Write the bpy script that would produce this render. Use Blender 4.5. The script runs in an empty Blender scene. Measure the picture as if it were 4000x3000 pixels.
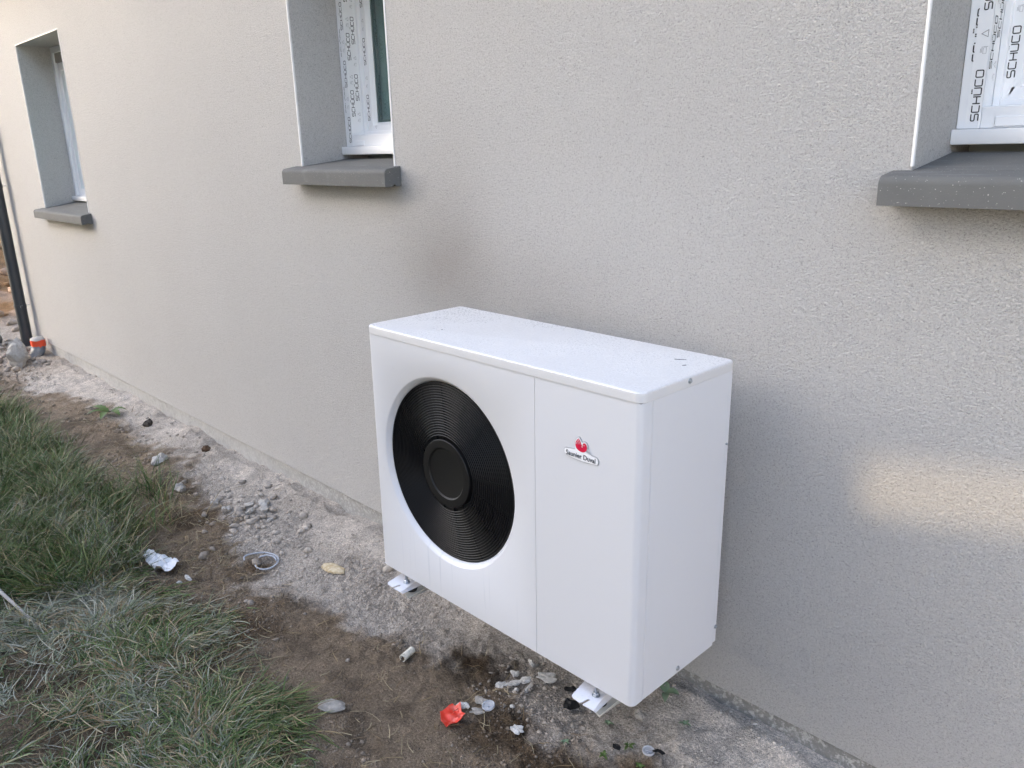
import bpy, bmesh, math, random
import numpy as np
from mathutils import Vector, Matrix

random.seed(7)
RNG = np.random.default_rng(11)
scene = bpy.context.scene
COL = scene.collection

# ------------------------------------------------------------------ camera
CAM_POS = Vector((2.1964, -1.9628, 1.4131))
YAW, PITCH, ROLL, FPX = 0.811352, -0.287986, -0.027845, 3149.75
cam_data = bpy.data.cameras.new('camera')
cam = bpy.data.objects.new('camera', cam_data)
COL.objects.link(cam)
_f = Vector((-math.sin(YAW) * math.cos(PITCH), math.cos(YAW) * math.cos(PITCH), math.sin(PITCH)))
_r = Vector((math.cos(YAW), math.sin(YAW), 0))
_u = _r.cross(_f)
_r2 = math.cos(ROLL) * _r + math.sin(ROLL) * _u
_u2 = -math.sin(ROLL) * _r + math.cos(ROLL) * _u
cam.matrix_world = Matrix(((_r2.x, _u2.x, -_f.x, CAM_POS.x), (_r2.y, _u2.y, -_f.y, CAM_POS.y),
                           (_r2.z, _u2.z, -_f.z, CAM_POS.z), (0, 0, 0, 1)))
cam_data.sensor_width = 36.0
cam_data.lens = 36.0 * FPX / 4000.0
cam_data.clip_start = 0.05
cam_data.clip_end = 600
scene.camera = cam

# ------------------------------------------------------------------ light
SUN_EL = math.radians(18.0)
SUN_K = 0.5                                    # sideways drift of the light per metre towards the wall
_h = math.cos(SUN_EL) / math.hypot(1, SUN_K)
SUN_DIR = Vector((SUN_K * _h, _h, -math.sin(SUN_EL)))          # the way the light travels
world = bpy.data.worlds.new('World')
scene.world = world
world.use_nodes = True
wn, wl = world.node_tree.nodes, world.node_tree.links
wn.clear()
sky = wn.new('ShaderNodeTexSky')
sky.sky_type = 'NISHITA'
sky.sun_disc = False
sky.sun_elevation = SUN_EL
sky.sun_rotation = math.atan2(-SUN_DIR.x, -SUN_DIR.y)
sky.air_density = 0.8
sky.dust_density = 4.0
sky.ozone_density = 1.0
hsv = wn.new('ShaderNodeHueSaturation')        # thin high cloud whitens the blue
hsv.inputs['Saturation'].default_value = 0.95
bg = wn.new('ShaderNodeBackground')
bg.inputs['Strength'].default_value = 0.15
wo = wn.new('ShaderNodeOutputWorld')
wl.new(sky.outputs[0], hsv.inputs['Color'])
wl.new(hsv.outputs[0], bg.inputs['Color'])
wl.new(bg.outputs[0], wo.inputs['Surface'])
sun_data = bpy.data.lights.new('sun', 'SUN')
sun_data.energy = 2.0
sun_data.angle = math.radians(0.55)
sun_data.color = (1.0, 0.84, 0.66)
sun = bpy.data.objects.new('sun', sun_data)
sun.rotation_euler = SUN_DIR.to_track_quat('-Z', 'Y').to_euler()
sun.location = (-4, -12, 8)
COL.objects.link(sun)
scene.view_settings.view_transform = 'Standard'
scene.view_settings.look = 'None'
scene.view_settings.gamma = 1.0
scene.view_settings.use_curve_mapping = False
scene.view_settings.exposure = 2.95
scene.render.engine = 'CYCLES'
scene.cycles.max_bounces = 8

# ------------------------------------------------------------------ helpers
def S(r, g, b):                                # sRGB 0..255 to linear
    f = lambda c: c / 12.92 if c <= 0.04045 else ((c + 0.055) / 1.055) ** 2.4
    return (f(r / 255), f(g / 255), f(b / 255), 1.0)

class M:                                       # small node-material writer
    def __init__(self, name, base=(.5, .5, .5, 1), rough=.6, metal=0.0, spec=.5):
        self.m = bpy.data.materials.new(name)
        self.m.use_nodes = True
        self.n, self.l = self.m.node_tree.nodes, self.m.node_tree.links
        self.b = self.n['Principled BSDF']
        self.b.inputs['Base Color'].default_value = base
        self.b.inputs['Roughness'].default_value = rough
        self.b.inputs['Metallic'].default_value = metal
        self.b.inputs['Specular IOR Level'].default_value = spec
        self._tc = None
    def tc(self):
        if not self._tc:
            self._tc = self.n.new('ShaderNodeTexCoord')
        return self._tc.outputs['Object']
    def mapped(self, scale=(1, 1, 1), loc=(0, 0, 0), rot=(0, 0, 0)):
        mp = self.n.new('ShaderNodeMapping')
        mp.inputs['Scale'].default_value = scale
        mp.inputs['Location'].default_value = loc
        mp.inputs['Rotation'].default_value = rot
        self.l.new(self.tc(), mp.inputs['Vector'])
        return mp.outputs[0]
    def noise(self, scale, detail=3, rough=.55, vec=None, dist=0.0):
        t = self.n.new('ShaderNodeTexNoise')
        t.inputs['Scale'].default_value = scale
        t.inputs['Detail'].default_value = detail
        t.inputs['Roughness'].default_value = rough
        t.inputs['Distortion'].default_value = dist
        self.l.new(vec or self.tc(), t.inputs['Vector'])
        return t.outputs['Fac']
    def voro(self, scale, vec=None, feature='F1', rnd=1.0):
        t = self.n.new('ShaderNodeTexVoronoi')
        t.feature = feature
        t.inputs['Scale'].default_value = scale
        t.inputs['Randomness'].default_value = rnd
        self.l.new(vec or self.tc(), t.inputs['Vector'])
        return t.outputs['Distance']
    def ramp(self, fac, *stops):
        r = self.n.new('ShaderNodeValToRGB')
        e = r.color_ramp.elements
        while len(e) < len(stops):
            e.new(0.5)
        for el, (p, c) in zip(e, stops):
            el.position = p
            el.color = c if hasattr(c, '__len__') else (c, c, c, 1)
        self.l.new(fac, r.inputs[0])
        return r.outputs[0]
    def mix(self, fac, a, b, mode='MIX'):
        x = self.n.new('ShaderNodeMix')
        x.data_type = 'RGBA'
        x.blend_type = mode
        for sock, v in ((x.inputs[0], fac), (x.inputs[6], a), (x.inputs[7], b)):
            if isinstance(v, bpy.types.NodeSocket):
                self.l.new(v, sock)
            else:
                sock.default_value = v
        return x.outputs[2]
    def math(self, op, a, b=0.0):
        x = self.n.new('ShaderNodeMath')
        x.operation = op
        for sock, v in ((x.inputs[0], a), (x.inputs[1], b)):
            if isinstance(v, bpy.types.NodeSocket):
                self.l.new(v, sock)
            else:
                sock.default_value = v
        return x.outputs[0]
    def attr(self, name):
        a = self.n.new('ShaderNodeAttribute')
        a.attribute_name = name
        return a.outputs['Color']
    def xyz(self):
        s = self.n.new('ShaderNodeSeparateXYZ')
        self.l.new(self.tc(), s.inputs[0])
        return s.outputs
    def color(self, c):
        self.l.new(c, self.b.inputs['Base Color'])
    def roughness(self, c):
        self.l.new(c, self.b.inputs['Roughness'])
    def bump(self, h, strength=.5, dist=.01, chain=None):
        b = self.n.new('ShaderNodeBump')
        b.inputs['Strength'].default_value = strength
        b.inputs['Distance'].default_value = dist
        self.l.new(h, b.inputs['Height'])
        if chain:
            self.l.new(chain, b.inputs['Normal'])
        self.l.new(b.outputs[0], self.b.inputs['Normal'])
        return b.outputs[0]

def tag(o, label=None, cat=None, group=None, kind=None):
    if label: o['label'] = label
    if cat: o['category'] = cat
    if group: o['group'] = group
    if kind: o['kind'] = kind
    return o

def link(name, me, mat=None, parent=None, loc=(0, 0, 0), smooth=False):
    if mat is not None:
        me.materials.append(mat.m if isinstance(mat, M) else mat)
    if smooth:
        me.polygons.foreach_set('use_smooth', [True] * len(me.polygons))
    o = bpy.data.objects.new(name, me)
    COL.objects.link(o)
    o.location = loc
    if parent is not None:
        o.parent = parent
    return o

def mesh(name, v, f):
    me = bpy.data.meshes.new(name)
    me.from_pydata([tuple(map(float, p)) for p in v], [], [tuple(map(int, q)) for q in f])
    me.update()
    return me

def finish(name, bm, mat=None, parent=None, loc=(0, 0, 0), smooth=None, normals=True):
    if normals:
        bmesh.ops.recalc_face_normals(bm, faces=bm.faces)
    me = bpy.data.meshes.new(name)
    bm.to_mesh(me)
    bm.free()
    o = link(name, me, mat, parent, loc)
    if smooth is not None:
        me.polygons.foreach_set('use_smooth', [True] * len(me.polygons))
        me.set_sharp_from_angle(angle=math.radians(smooth))
    return o

def empty(name, loc=(0, 0, 0), rot=(0, 0, 0)):
    o = bpy.data.objects.new(name, None)
    o.empty_display_size = .1
    o.location = loc
    o.rotation_euler = rot
    COL.objects.link(o)
    return o

def add_box(bm, a, b, bevel=0.0, seg=2):
    x0, y0, z0 = a
    x1, y1, z1 = b
    t = bmesh.new()
    vs = [t.verts.new(p) for p in ((x0, y0, z0), (x1, y0, z0), (x1, y1, z0), (x0, y1, z0),
                                   (x0, y0, z1), (x1, y0, z1), (x1, y1, z1), (x0, y1, z1))]
    for q in ((0, 3, 2, 1), (4, 5, 6, 7), (0, 1, 5, 4), (1, 2, 6, 5), (2, 3, 7, 6), (3, 0, 4, 7)):
        t.faces.new([vs[i] for i in q])
    if bevel:
        bmesh.ops.bevel(t, geom=list(t.edges), offset=bevel, segments=seg, profile=.5, affect='EDGES')
    _merge(bm, t)

def _merge(bm, t):
    t.verts.index_update()
    vs = [bm.verts.new(v.co) for v in t.verts]
    for f in t.faces:
        bm.faces.new([vs[v.index] for v in f.verts])
    t.free()

def box(name, a, b, mat, parent=None, bevel=0.0, seg=2, smooth=35):
    bm = bmesh.new()
    add_box(bm, a, b, bevel, seg)
    return finish(name, bm, mat, parent, smooth=smooth if bevel else None)

def add_prism(bm, pts, axis, a, b):
    """polygon pts (2D) extruded along axis from a to b; the other two axes in xyz order"""
    def P(p, h):
        q = list(p)
        q.insert(axis, h)
        return q
    lo = [bm.verts.new(P(p, a)) for p in pts]
    hi = [bm.verts.new(P(p, b)) for p in pts]
    n = len(pts)
    for i in range(n):
        bm.faces.new((lo[i], lo[(i + 1) % n], hi[(i + 1) % n], hi[i]))
    bm.faces.new(lo[::-1])
    bm.faces.new(hi)

def add_tube(bm, path, r, n=10, caps=True):
    """round tube along a path; r a number or one radius per point"""
    P = [Vector(p) for p in path]
    rings = []
    up = Vector((0, 0, 1))
    for i, p in enumerate(P):
        d = (P[min(i + 1, len(P) - 1)] - P[max(i - 1, 0)]).normalized()
        ref = up if abs(d.z) < .9 else Vector((1, 0, 0))
        a = d.cross(ref).normalized()
        b = d.cross(a)
        rr = r[i] if hasattr(r, '__len__') else r
        rings.append([bm.verts.new(p + a * rr * math.cos(t * 2 * math.pi / n) + b * rr * math.sin(t * 2 * math.pi / n)) for t in range(n)])
    for A, B in zip(rings, rings[1:]):
        for i in range(n):
            bm.faces.new((A[i], A[(i + 1) % n], B[(i + 1) % n], B[i]))
    if caps:
        bm.faces.new(rings[0][::-1])
        bm.faces.new(rings[-1])

def add_lathe(bm, prof, n=48, axis='z', c=(0, 0, 0), closed=False):
    """prof: (radius, height) pairs turned about an axis through c"""
    rings = []
    for rad, h in prof:
        ring = []
        for t in range(n):
            a = 2 * math.pi * t / n
            u, v = rad * math.cos(a), rad * math.sin(a)
            p = {'z': (u, v, h), 'y': (u, h, v), 'x': (h, u, v)}[axis]
            ring.append(bm.verts.new(Vector(p) + Vector(c)))
        rings.append(ring)
    pairs = list(zip(rings, rings[1:]))
    if closed:
        pairs.append((rings[-1], rings[0]))
    for A, B in pairs:
        for i in range(n):
            bm.faces.new((A[i], A[(i + 1) % n], B[(i + 1) % n], B[i]))
    if not closed:
        for R_ in (rings[0], rings[-1]):
            if prof[rings.index(R_)][0] > 1e-6:
                bm.faces.new(R_)

# numpy value noise
def _hash(ix, iy, seed):
    h = (ix.astype(np.int64) * 374761393 + iy.astype(np.int64) * 668265263 + seed * 1442695041) & 0xffffffff
    h = ((h ^ (h >> 13)) * 1274126177) & 0xffffffff
    return ((h ^ (h >> 16)) & 0xffff) / 65535.0
def vnoise(x, y, seed=0):
    x0, y0 = np.floor(x), np.floor(y)
    fx, fy = x - x0, y - y0
    fx, fy = fx * fx * fx * (fx * (fx * 6 - 15) + 10), fy * fy * fy * (fy * (fy * 6 - 15) + 10)
    a, b = _hash(x0, y0, seed), _hash(x0 + 1, y0, seed)
    c, d = _hash(x0, y0 + 1, seed), _hash(x0 + 1, y0 + 1, seed)
    return (a + (b - a) * fx) * (1 - fy) + (c + (d - c) * fx) * fy
def fbm(x, y, scale, oct=4, seed=0, gain=.5):
    s, amp, tot = 0, 1.0, 0
    c, sn = math.cos(.6), math.sin(.6)
    for o in range(oct):
        s = s + amp * vnoise(x * scale, y * scale, seed + o)
        tot += amp
        amp *= gain
        scale *= 2.03
        x, y = c * x - sn * y + 3.7, sn * x + c * y - 1.9
    return s / tot
def sm(t):
    t = np.clip(t, 0, 1)
    return t * t * (3 - 2 * t)

# ------------------------------------------------------------------ terrain functions
GX = [-60, -8, -5.56, -4.24, -2.89, -2.2, -1.61, -1.33, -.95, -.8, -.4, -.1, .2, .36, .6, 1.2, 60]
GY = [-1., -.85, -.74, -.70, -.74, -.78, -.93, -.99, -.96, -.86, -.93, -.97, -1.04, -1.09, -1.3, -2.2, -6]
BX = [-60, -8, -5.2, -4.0, -2.3, -1.62, -.8, -.58, 0, .42, .7, 1.04, 1.4, 3, 60]
BY = [-.4, -.40, -.46, -.26, -.32, -.44, -.60, -.54, -.46, -.34, -.40, -.37, -.5, -.9, -3]
def grass_mask(x, y):
    e = np.interp(x, GX, GY) + .22 * (fbm(x, y, 3.2, 3, 41) - .5) + .09 * (fbm(x, y, 13, 2, 42) - .5)
    return sm((e - y) / .10 + .5)
def sand_mask(x, y):
    e = np.interp(x, BX, BY) + .35 * (fbm(x, y, 2.6, 4, 31) - .5) + .22 * (fbm(x, y, 11, 3, 33) - .5)
    return sm((y - e) / .16 + .5)
def base_z(x, y):
    return -0.32 - 0.006 * np.clip(0.5 - x, 0, 6) - 0.06 * sm(-y / 0.7) - 0.02 * sm((-y - .7) / 1.5)
def ground_z(x, y):
    x = np.asarray(x, float)
    y = np.asarray(y, float)
    near = np.exp(-((np.clip(-y, 0, 9)) / .22) ** 2)
    s = sand_mask(x, y)
    g = grass_mask(x, y)
    far = sm((7 - np.abs(x + 1)) / 2) * sm((4 + y) / 1.5) + .3
    z = base_z(x, y)
    z = z + near * (.045 * (fbm(x, y, 3.1, 3, 5) - .5) + .030 * (fbm(x, y, 9, 3, 6) - .5) - .004)
    rough = sm((fbm(x, y, 2.3, 3, 8) - .42) / .18)
    z = z + .030 * (fbm(x, y, 5, 3, 9) - .5) * far
    bank = sm((y + .30) / .16)
    fl = np.clip(far, 0, 1)
    z = z + (.004 + .024 * rough) * (np.abs(fbm(x, y, 21, 4, 10, .6) - .5) * 2 - .25) * fl * (1 - .4 * g) * (1 - .7 * bank)
    z = z + (.005 + .009 * rough) * (fbm(x, y, 55, 3, 12, .6) - .5) * fl * (1 - .55 * bank)
    z = z + .035 * g * (fbm(x, y, 6, 2, 14) - .3)
    rim = np.interp(x, [-8, -2, -.2, .3, 3], [.12, .18, .30, 1.0, 1.0])
    crest = -.035 - .05 * fbm(x, y * 0, 7, 3, 71) - .02 * fbm(x, y * 0, 31, 2, 72)
    z = z + rim * .030 * np.exp(-((y - crest) / .035) ** 2) * (.3 + fbm(x, y, 13, 3, 73))
    z = z - rim * .040 * sm((y - crest - .012) / .012) * (y < .02) * sm((fbm(x, y * 0, 4.5, 2, 74) - .30) / .2)
    # spoil heap behind the corner of the house
    hx, hy = (x + 10.6) / 2.2, (y - .2) / 1.9
    z = z + .55 * np.exp(-(hx * hx + hy * hy)) * (.7 + .7 * fbm(x, y, 1.7, 4, 21))
    hx, hy = (x + 14.5) / 3.0, (y - 2.6) / 2.4
    z = z + .9 * np.exp(-(hx * hx + hy * hy)) * (.7 + .6 * fbm(x, y, 1.1, 4, 22))
    return z
def gz(x, y):
    return float(ground_z(np.array([x]), np.array([y]))[0])

# ------------------------------------------------------------------ materials
def make_stucco(name, dark=1.0):
    m = M(name, rough=.92, spec=.2)
    base = m.mix(m.noise(1.1, 4, .6), (.510 * dark, .500 * dark, .484 * dark, 1), (.563 * dark, .556 * dark, .541 * dark, 1))
    grain = m.noise(155, 4, .68, m.mapped((1, 1, 1.25)), .8)
    pits = m.ramp(m.noise(150, 2, .5, m.mapped((1, 1, 1.6), rot=(0, .6, 0)), 1.6), (.31, .66), (.41, 1.0))
    fleck = m.ramp(m.noise(195, 4, .72, None, .6), (.30, .60), (.46, .98), (.62, 1.06), (.76, 1.24))
    c = m.mix(1.0, base, pits, 'MULTIPLY')
    c = m.mix(1.0, c, fleck, 'MULTIPLY')
    m.color(c)
    h = m.math('ADD', grain, m.math('MULTIPLY', m.noise(75, 2, .5), .45))
    m.bump(h, 1.0, .0100)
    return m, c

MAT = {}
mw, wcol = make_stucco('wall_render')
# damp smudges left on the render above the outdoor unit
X_, Y_, Z_ = mw.xyz()
def gauss(mm, cx, sx, cz, sz):
    a = mm.math('DIVIDE', mm.math('SUBTRACT', X_, cx), sx)
    b = mm.math('DIVIDE', mm.math('SUBTRACT', Z_, cz), sz)
    d = mm.math('ADD', mm.math('MULTIPLY', a, a), mm.math('MULTIPLY', b, b))
    return mm.math('POWER', 2.718, mm.math('MULTIPLY', d, -1.0))
st = mw.math('ADD', gauss(mw, -.30, .26, 1.06, .36), gauss(mw, .10, .70, .92, .19))
st = mw.math('ADD', st, mw.math('MULTIPLY', gauss(mw, -.12, .13, 1.04, .30), .45))
st = mw.math('MULTIPLY', st, mw.math('ADD', mw.noise(2.2, 5, .55), .28))
st = mw.math('MINIMUM', mw.math('MULTIPLY', st, .34), .70)
mw.color(mw.mix(st, wcol, (.235, .21, .185, 1)))
MAT['wall'] = mw
MAT['reveal'], _ = make_stucco('reveal_render', 1.08)  # wall render again, lightened to paint brighter light into the reveals

m = M('plinth_concrete', rough=.95, spec=.2)
c = m.mix(m.noise(9, 4, .6), (.19, .19, .18, 1), (.31, .305, .29, 1))
c = m.mix(m.ramp(m.noise(58, 6, .78), (.50, 0.0), (.60, .9)), c, (.54, .53, .51, 1))
X_, Y_, Z_ = m.xyz()
pale_left = m.math('MULTIPLY', m.ramp(m.math('MULTIPLY', X_, -.25), (.05, 0.0), (.5, .85)), m.ramp(m.noise(20, 3, .6), (.25, .5), (.6, 1.0)))  # paler towards the left end of the plinth
c = m.mix(pale_left, c, (.46, .455, .44, 1))
m.color(c)
m.bump(m.math('ADD', m.noise(60, 4, .6), m.noise(160, 2)), .8, .006)
MAT['plinth'] = m

m = M('sill_concrete', rough=.8, spec=.3)
c = m.mix(m.noise(14, 4, .6), (.100, .101, .098, 1), (.138, .139, .134, 1))
c = m.mix(m.ramp(m.noise(230, 1, .5), (.71, 0.0), (.75, .8)), c, (.42, .41, .38, 1))
c = m.mix(m.ramp(m.noise(5, 3, .6, m.mapped((1, 6, 1))), (.60, 0.0), (.78, .45)), c, (.24, .245, .25, 1))
m.color(c)
m.bump(m.noise(240, 2), .25, .002)
MAT['sill'] = m

m = M('corner_bead_plastic', (.78, .775, .76, 1), .55)
m.bump(m.noise(120, 2), .15, .001)
MAT['bead'] = m
m = M('window_plastic', (.80, .815, .83, 1), .28)
MAT['upvc'] = m
m = M('protective_film', (.83, .84, .85, 1), .32)
m.bump(m.noise(26, 3, .6, m.mapped((1, 1, .35))), .18, .004)
MAT['film'] = m
MAT['ink'] = M('film_ink', (.02, .02, .022, 1), .5)
MAT['grey_ink'] = M('film_grey_ink', (.30, .31, .32, 1), .5)
MAT['gasket'] = M('rubber_gasket', (.025, .027, .03, 1), .6)
MAT['spacer'] = M('glass_spacer_bar', (.16, .19, .195, 1), .5)
MAT['box_front'] = M('shutter_box_lining', (.46, .42, .37, 1), .6)
m = M('window_glass', (.02, .03, .03, 1), .02)
gl = m.n.new('ShaderNodeBsdfGlossy')
gl.inputs['Roughness'].default_value = .01
tr = m.n.new('ShaderNodeBsdfTransparent')
tr.inputs['Color'].default_value = (.80, .88, .87, 1)
fr = m.n.new('ShaderNodeFresnel')
fr.inputs['IOR'].default_value = 1.6
ms = m.n.new('ShaderNodeMixShader')
geo_ = m.n.new('ShaderNodeNewGeometry')
frk = m.math('MULTIPLY', fr.outputs[0], m.math('SUBTRACT', 1.0, geo_.outputs['Backfacing']))
m.l.new(frk, ms.inputs[0])
m.l.new(tr.outputs[0], ms.inputs[1])
m.l.new(gl.outputs[0], ms.inputs[2])
m.l.new(ms.outputs[0], m.n['Material Output'].inputs['Surface'])
MAT['glass'] = m
m = M('room_plaster', (.16, .18, .18, 1), .9)
m.color(m.mix(m.noise(2, 3), (.50, .56, .57, 1), (.60, .65, .65, 1)))
MAT['room'] = m
MAT['blind'] = M('grey_green_blind', (.27, .33, .33, 1), .8)  # added backing sheet that brightens the dark panes
MAT['pale_blind'] = M('pale_blind', (.55, .58, .62, 1), .8)  # lighter added backing for the far window's pale pane

m = M('painted_steel', rough=.34)
c = m.mix(m.noise(2.5, 3, .5), (.625, .632, .655, 1), (.652, .658, .676, 1))
X_, Y_, Z_ = m.xyz()
run = m.ramp(m.noise(1, 2, .5, m.mapped((70, .0, 2.2))), (.60, 0.0), (.66, 1.0))
zone = m.math('MULTIPLY', gauss(m, .40, .26, .10, .09), run)
c = m.mix(m.math('MULTIPLY', zone, .34), c, (.40, .43, .47, 1))
dust = m.ramp(m.noise(34, 3, .6), (.66, 0.0), (.80, .18))
c = m.mix(dust, c, (.5, .49, .47, 1))
m.color(c)
m.bump(m.noise(700, 2, .5), .06, .0006)
MAT['steel'] = m
m = M('frosted_lid_paint', rough=.3)
X_, Y_, Z_ = m.xyz()
drop = m.voro(150, feature='SMOOTH_F1')
beads = m.ramp(drop, (.0, 1.0), (.42, 0.0))
patch = m.ramp(m.noise(5, 3, .6), (.36, .35), (.6, 1.0))
fine = m.ramp(m.noise(160, 3, .6), (.42, 0.0), (.62, 1.0))
top_only = m.ramp(Z_, (.856, 0.0), (.864, 1.0))
hh = m.math('MULTIPLY', m.math('MULTIPLY', m.math('ADD', m.math('MULTIPLY', beads, .5), m.math('MULTIPLY', fine, .5)), patch), top_only)
m.color(m.mix(hh, (.615, .61, .605, 1), (.85, .85, .845, 1)))
m.bump(hh, .40, .0016)
m.roughness(m.mix(hh, (.34, .34, .34, 1), (.16, .16, .16, 1)))
MAT['lid'] = m
m = M('grille_plastic', (.005, .005, .0055, 1), .42, 0, .30)
sp = m.ramp(m.noise(230, 2, .5), (.745, 0.0), (.77, .7))
m.color(m.mix(sp, (.011, .011, .012, 1), (.12, .11, .10, 1)))
MAT['black'] = m
MAT['hub'] = M('hub_plastic', (.006, .006, .0065, 1), .5, 0, .28)
MAT['cavity'] = M('fan_cavity', (.006, .006, .007, 1), .7)
MAT['blade'] = M('fan_blade_plastic', (.085, .088, .092, 1), .4)
m = M('zinc_screw', (.42, .45, .48, 1), .32, 1.0)
MAT['zinc'] = m
m = M('foot_paint', (.72, .72, .75, 1), .4)
m.color(m.mix(m.ramp(m.noise(60, 3, .6), (.55, 0.0), (.75, .3)), (.74, .74, .77, 1), (.5, .5, .52, 1)))
MAT['foot'] = m
m = M('cream_bracket_paint', (.58, .56, .50, 1), .45)  # beige of shade and warm ground bounce put into the bracket colour
MAT['bracket'] = m
MAT['rubber'] = M('black_rubber', (.012, .012, .013, 1), .65)
m = M('badge_foil', (.80, .81, .83, 1), .35)
MAT['badge'] = m
MAT['badge_rim'] = M('badge_rim_chrome', (.50, .51, .53, 1), .3, .6)
MAT['crimson'] = M('badge_crimson', (.62, .012, .055, 1), .35)
MAT['badge_ink'] = M('badge_ink', (.012, .014, .022, 1), .4)
m = M('anthracite_zinc', (.036, .041, .046, 1), .42)
m.color(m.mix(m.noise(7, 4, .6), (.032, .037, .042, 1), (.052, .057, .062, 1)))
MAT['pipe'] = m

# ground
m = M('ground_soil', rough=.97, spec=.15)
col = m.attr('soil')
col = m.mix(1.0, col, m.ramp(m.noise(120, 4, .65), (.28, .58), (.5, 1.02), (.74, 1.55)), 'MULTIPLY')
col = m.mix(1.0, col, m.ramp(m.noise(420, 2, .6), (.3, .62), (.5, 1.0), (.68, 1.55)), 'MULTIPLY')
col = m.mix(1.0, col, m.ramp(m.noise(17, 4, .6), (.3, .80), (.7, 1.18)), 'MULTIPLY')
m.color(col)
hb = m.math('ADD', m.noise(110, 5, .7), m.math('MULTIPLY', m.noise(420, 2), .4))
m.bump(hb, 1.0, .014)
MAT['soil'] = m
m = M('rubble_stone', rough=.96, spec=.15)
col = m.attr('soil')
col = m.mix(1.0, col, m.ramp(m.noise(90, 4, .65), (.25, .70), (.75, 1.22)), 'MULTIPLY')
m.color(col)
m.bump(m.noise(180, 3, .6), .6, .004)
MAT['rubble'] = m
m = M('grass_blade', rough=.55, spec=.3)
m.color(m.attr('tint'))
m.b.inputs['Subsurface Weight'].default_value = 0.0
MAT['grass'] = m

# ------------------------------------------------------------------ ground
def lines(pieces):
    out = [pieces[0][0]]
    for a, b, s0, s1 in pieces:
        x = a
        while True:
            t = (x - a) / (b - a)
            x = x + s0 * (s1 / s0) ** t
            if x >= b - 1e-4:
                out.append(b)
                break
            out.append(x)
    return np.array(out)
gxs = lines([(-120, -16, 22, .6), (-16, -7.2, .5, .03), (-7.2, -2.2, .026, .010), (-2.2, 1.65, .0075, .0075), (1.65, 3, .02, .3), (3, 120, .5, 22)])
gys = lines([(-120, -6, 22, .6), (-6, -2.1, .6, .03), (-2.1, -1.2, .014, .010), (-1.2, .03, .0075, .0075), (.03, 3, .03, .4), (3, 120, .5, 22)])
GXX, GYY = np.meshgrid(gxs, gys)
gzz = ground_z(GXX.ravel(), GYY.ravel())
nx, ny = len(gxs), len(gys)
gv = np.stack([GXX.ravel(), GYY.ravel(), gzz], 1)
gi = np.arange(nx * ny).reshape(ny, nx)
gf = np.stack([gi[:-1, :-1].ravel(), gi[:-1, 1:].ravel(), gi[1:, 1:].ravel(), gi[1:, :-1].ravel()], 1)
def big_mesh(name, v, f):
    me = bpy.data.meshes.new(name)
    me.vertices.add(len(v))
    me.vertices.foreach_set('co', np.asarray(v, np.float32).ravel())
    k = f.shape[1]
    me.loops.add(f.size)
    me.loops.foreach_set('vertex_index', f.astype(np.int32).ravel())
    me.polygons.add(len(f))
    me.polygons.foreach_set('loop_start', np.arange(0, f.size, k, dtype=np.int32))
    me.polygons.foreach_set('loop_total', np.full(len(f), k, np.int32))
    me.update(calc_edges=True)
    return me
def set_col(me, name, c):
    a = me.attributes.new(name, 'FLOAT_COLOR', 'POINT')
    c4 = np.ones((len(c), 4), np.float32)
    c4[:, :3] = c
    a.data.foreach_set('color', c4.ravel())
SAND, TAN, BROWN, PALE = (np.array(c) for c in ((.445, .398, .345), (.305, .236, .168), (.098, .068, .042), (.62, .560, .495)))
ORANGE = np.array((.30, .175, .085))
def soil_color(x, y):
    s = sand_mask(x, y)[:, None]
    t = sm((fbm(x, y, 3.4, 4, 51) - .36) / .22)[:, None]
    left = sm((-1.2 - x) / 1.6)[:, None]
    br = BROWN * (1 - left) + (TAN * .80) * left
    dirt = br * (1 - .75 * t) + TAN * .80 * .75 * t
    p = (sm((fbm(x, y, 2.2, 3, 52) - .45) / .2) * sm((y + .36) / .2))[:, None]
    farl = sm((-2.5 - x) / 2.5)[:, None]
    sa = SAND * (1 - .55 * p) + PALE * .55 * p
    cnr = sm((-5.0 - x) / 1.0)[:, None]
    sa = sa * (1 - .6 * farl) + PALE * (1.0 - .30 * cnr) * .6 * farl
    sa = sa * (1 - .45 * cnr) + TAN * 1.15 * .45 * cnr
    rgt = (sm((x - .98) / .35) * sm((fbm(x, y, 6, 3, 54) - .25) / .25))[:, None]
    sa = sa * (1 - .8 * rgt) + PALE * 1.22 * .8 * rgt
    g = grass_mask(x, y)[:, None]
    c = dirt * (1 - s) + sa * s
    c = c * (1 - .6 * g) + (np.array((.105, .078, .05))) * .6 * g
    wet = sm((fbm(x, y, 7, 4, 55, .6) - .46) / .26)[:, None] * (1 - .6 * s)
    c = c * (1 - .42 * wet)
    darker = np.exp(-((x - .42) / .50) ** 2 - ((y + .34 - .12 * (x - .4)) / .13) ** 2)[:, None] * (.55 + .6 * fbm(x, y, 8, 3, 61)[:, None])  # darker ellipse of soil under the unit
    c = c * (1 - .36 * darker.clip(0, 1))
    heap = sm((-7.3 - x) / .8)[:, None]
    field = (sm((-17.5 - x) / 2) + sm((-3.2 - y) / 1.0) + sm((y - 7) / 3) + sm((x - 4) / 2)).clip(0, 1)[:, None]
    c = c * (1 - field) + np.array((.105, .115, .062)) * (.7 + .6 * fbm(x, y, .8, 3, 59)[:, None]) * field
    heap = heap * (1 - field)
    hp = ORANGE * (.5 + .6 * fbm(x, y, 2.0, 3, 57)[:, None]) + .10 * sm((fbm(x, y, 3.5, 3, 58) - .5) / .15)[:, None]
    return c * (1 - heap) + hp * heap
gme = big_mesh('ground', gv, gf)
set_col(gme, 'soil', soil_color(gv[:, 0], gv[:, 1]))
gme.polygons.foreach_set('use_smooth', [True] * len(gme.polygons))
ground = link('ground', gme, MAT['soil'])
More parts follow.
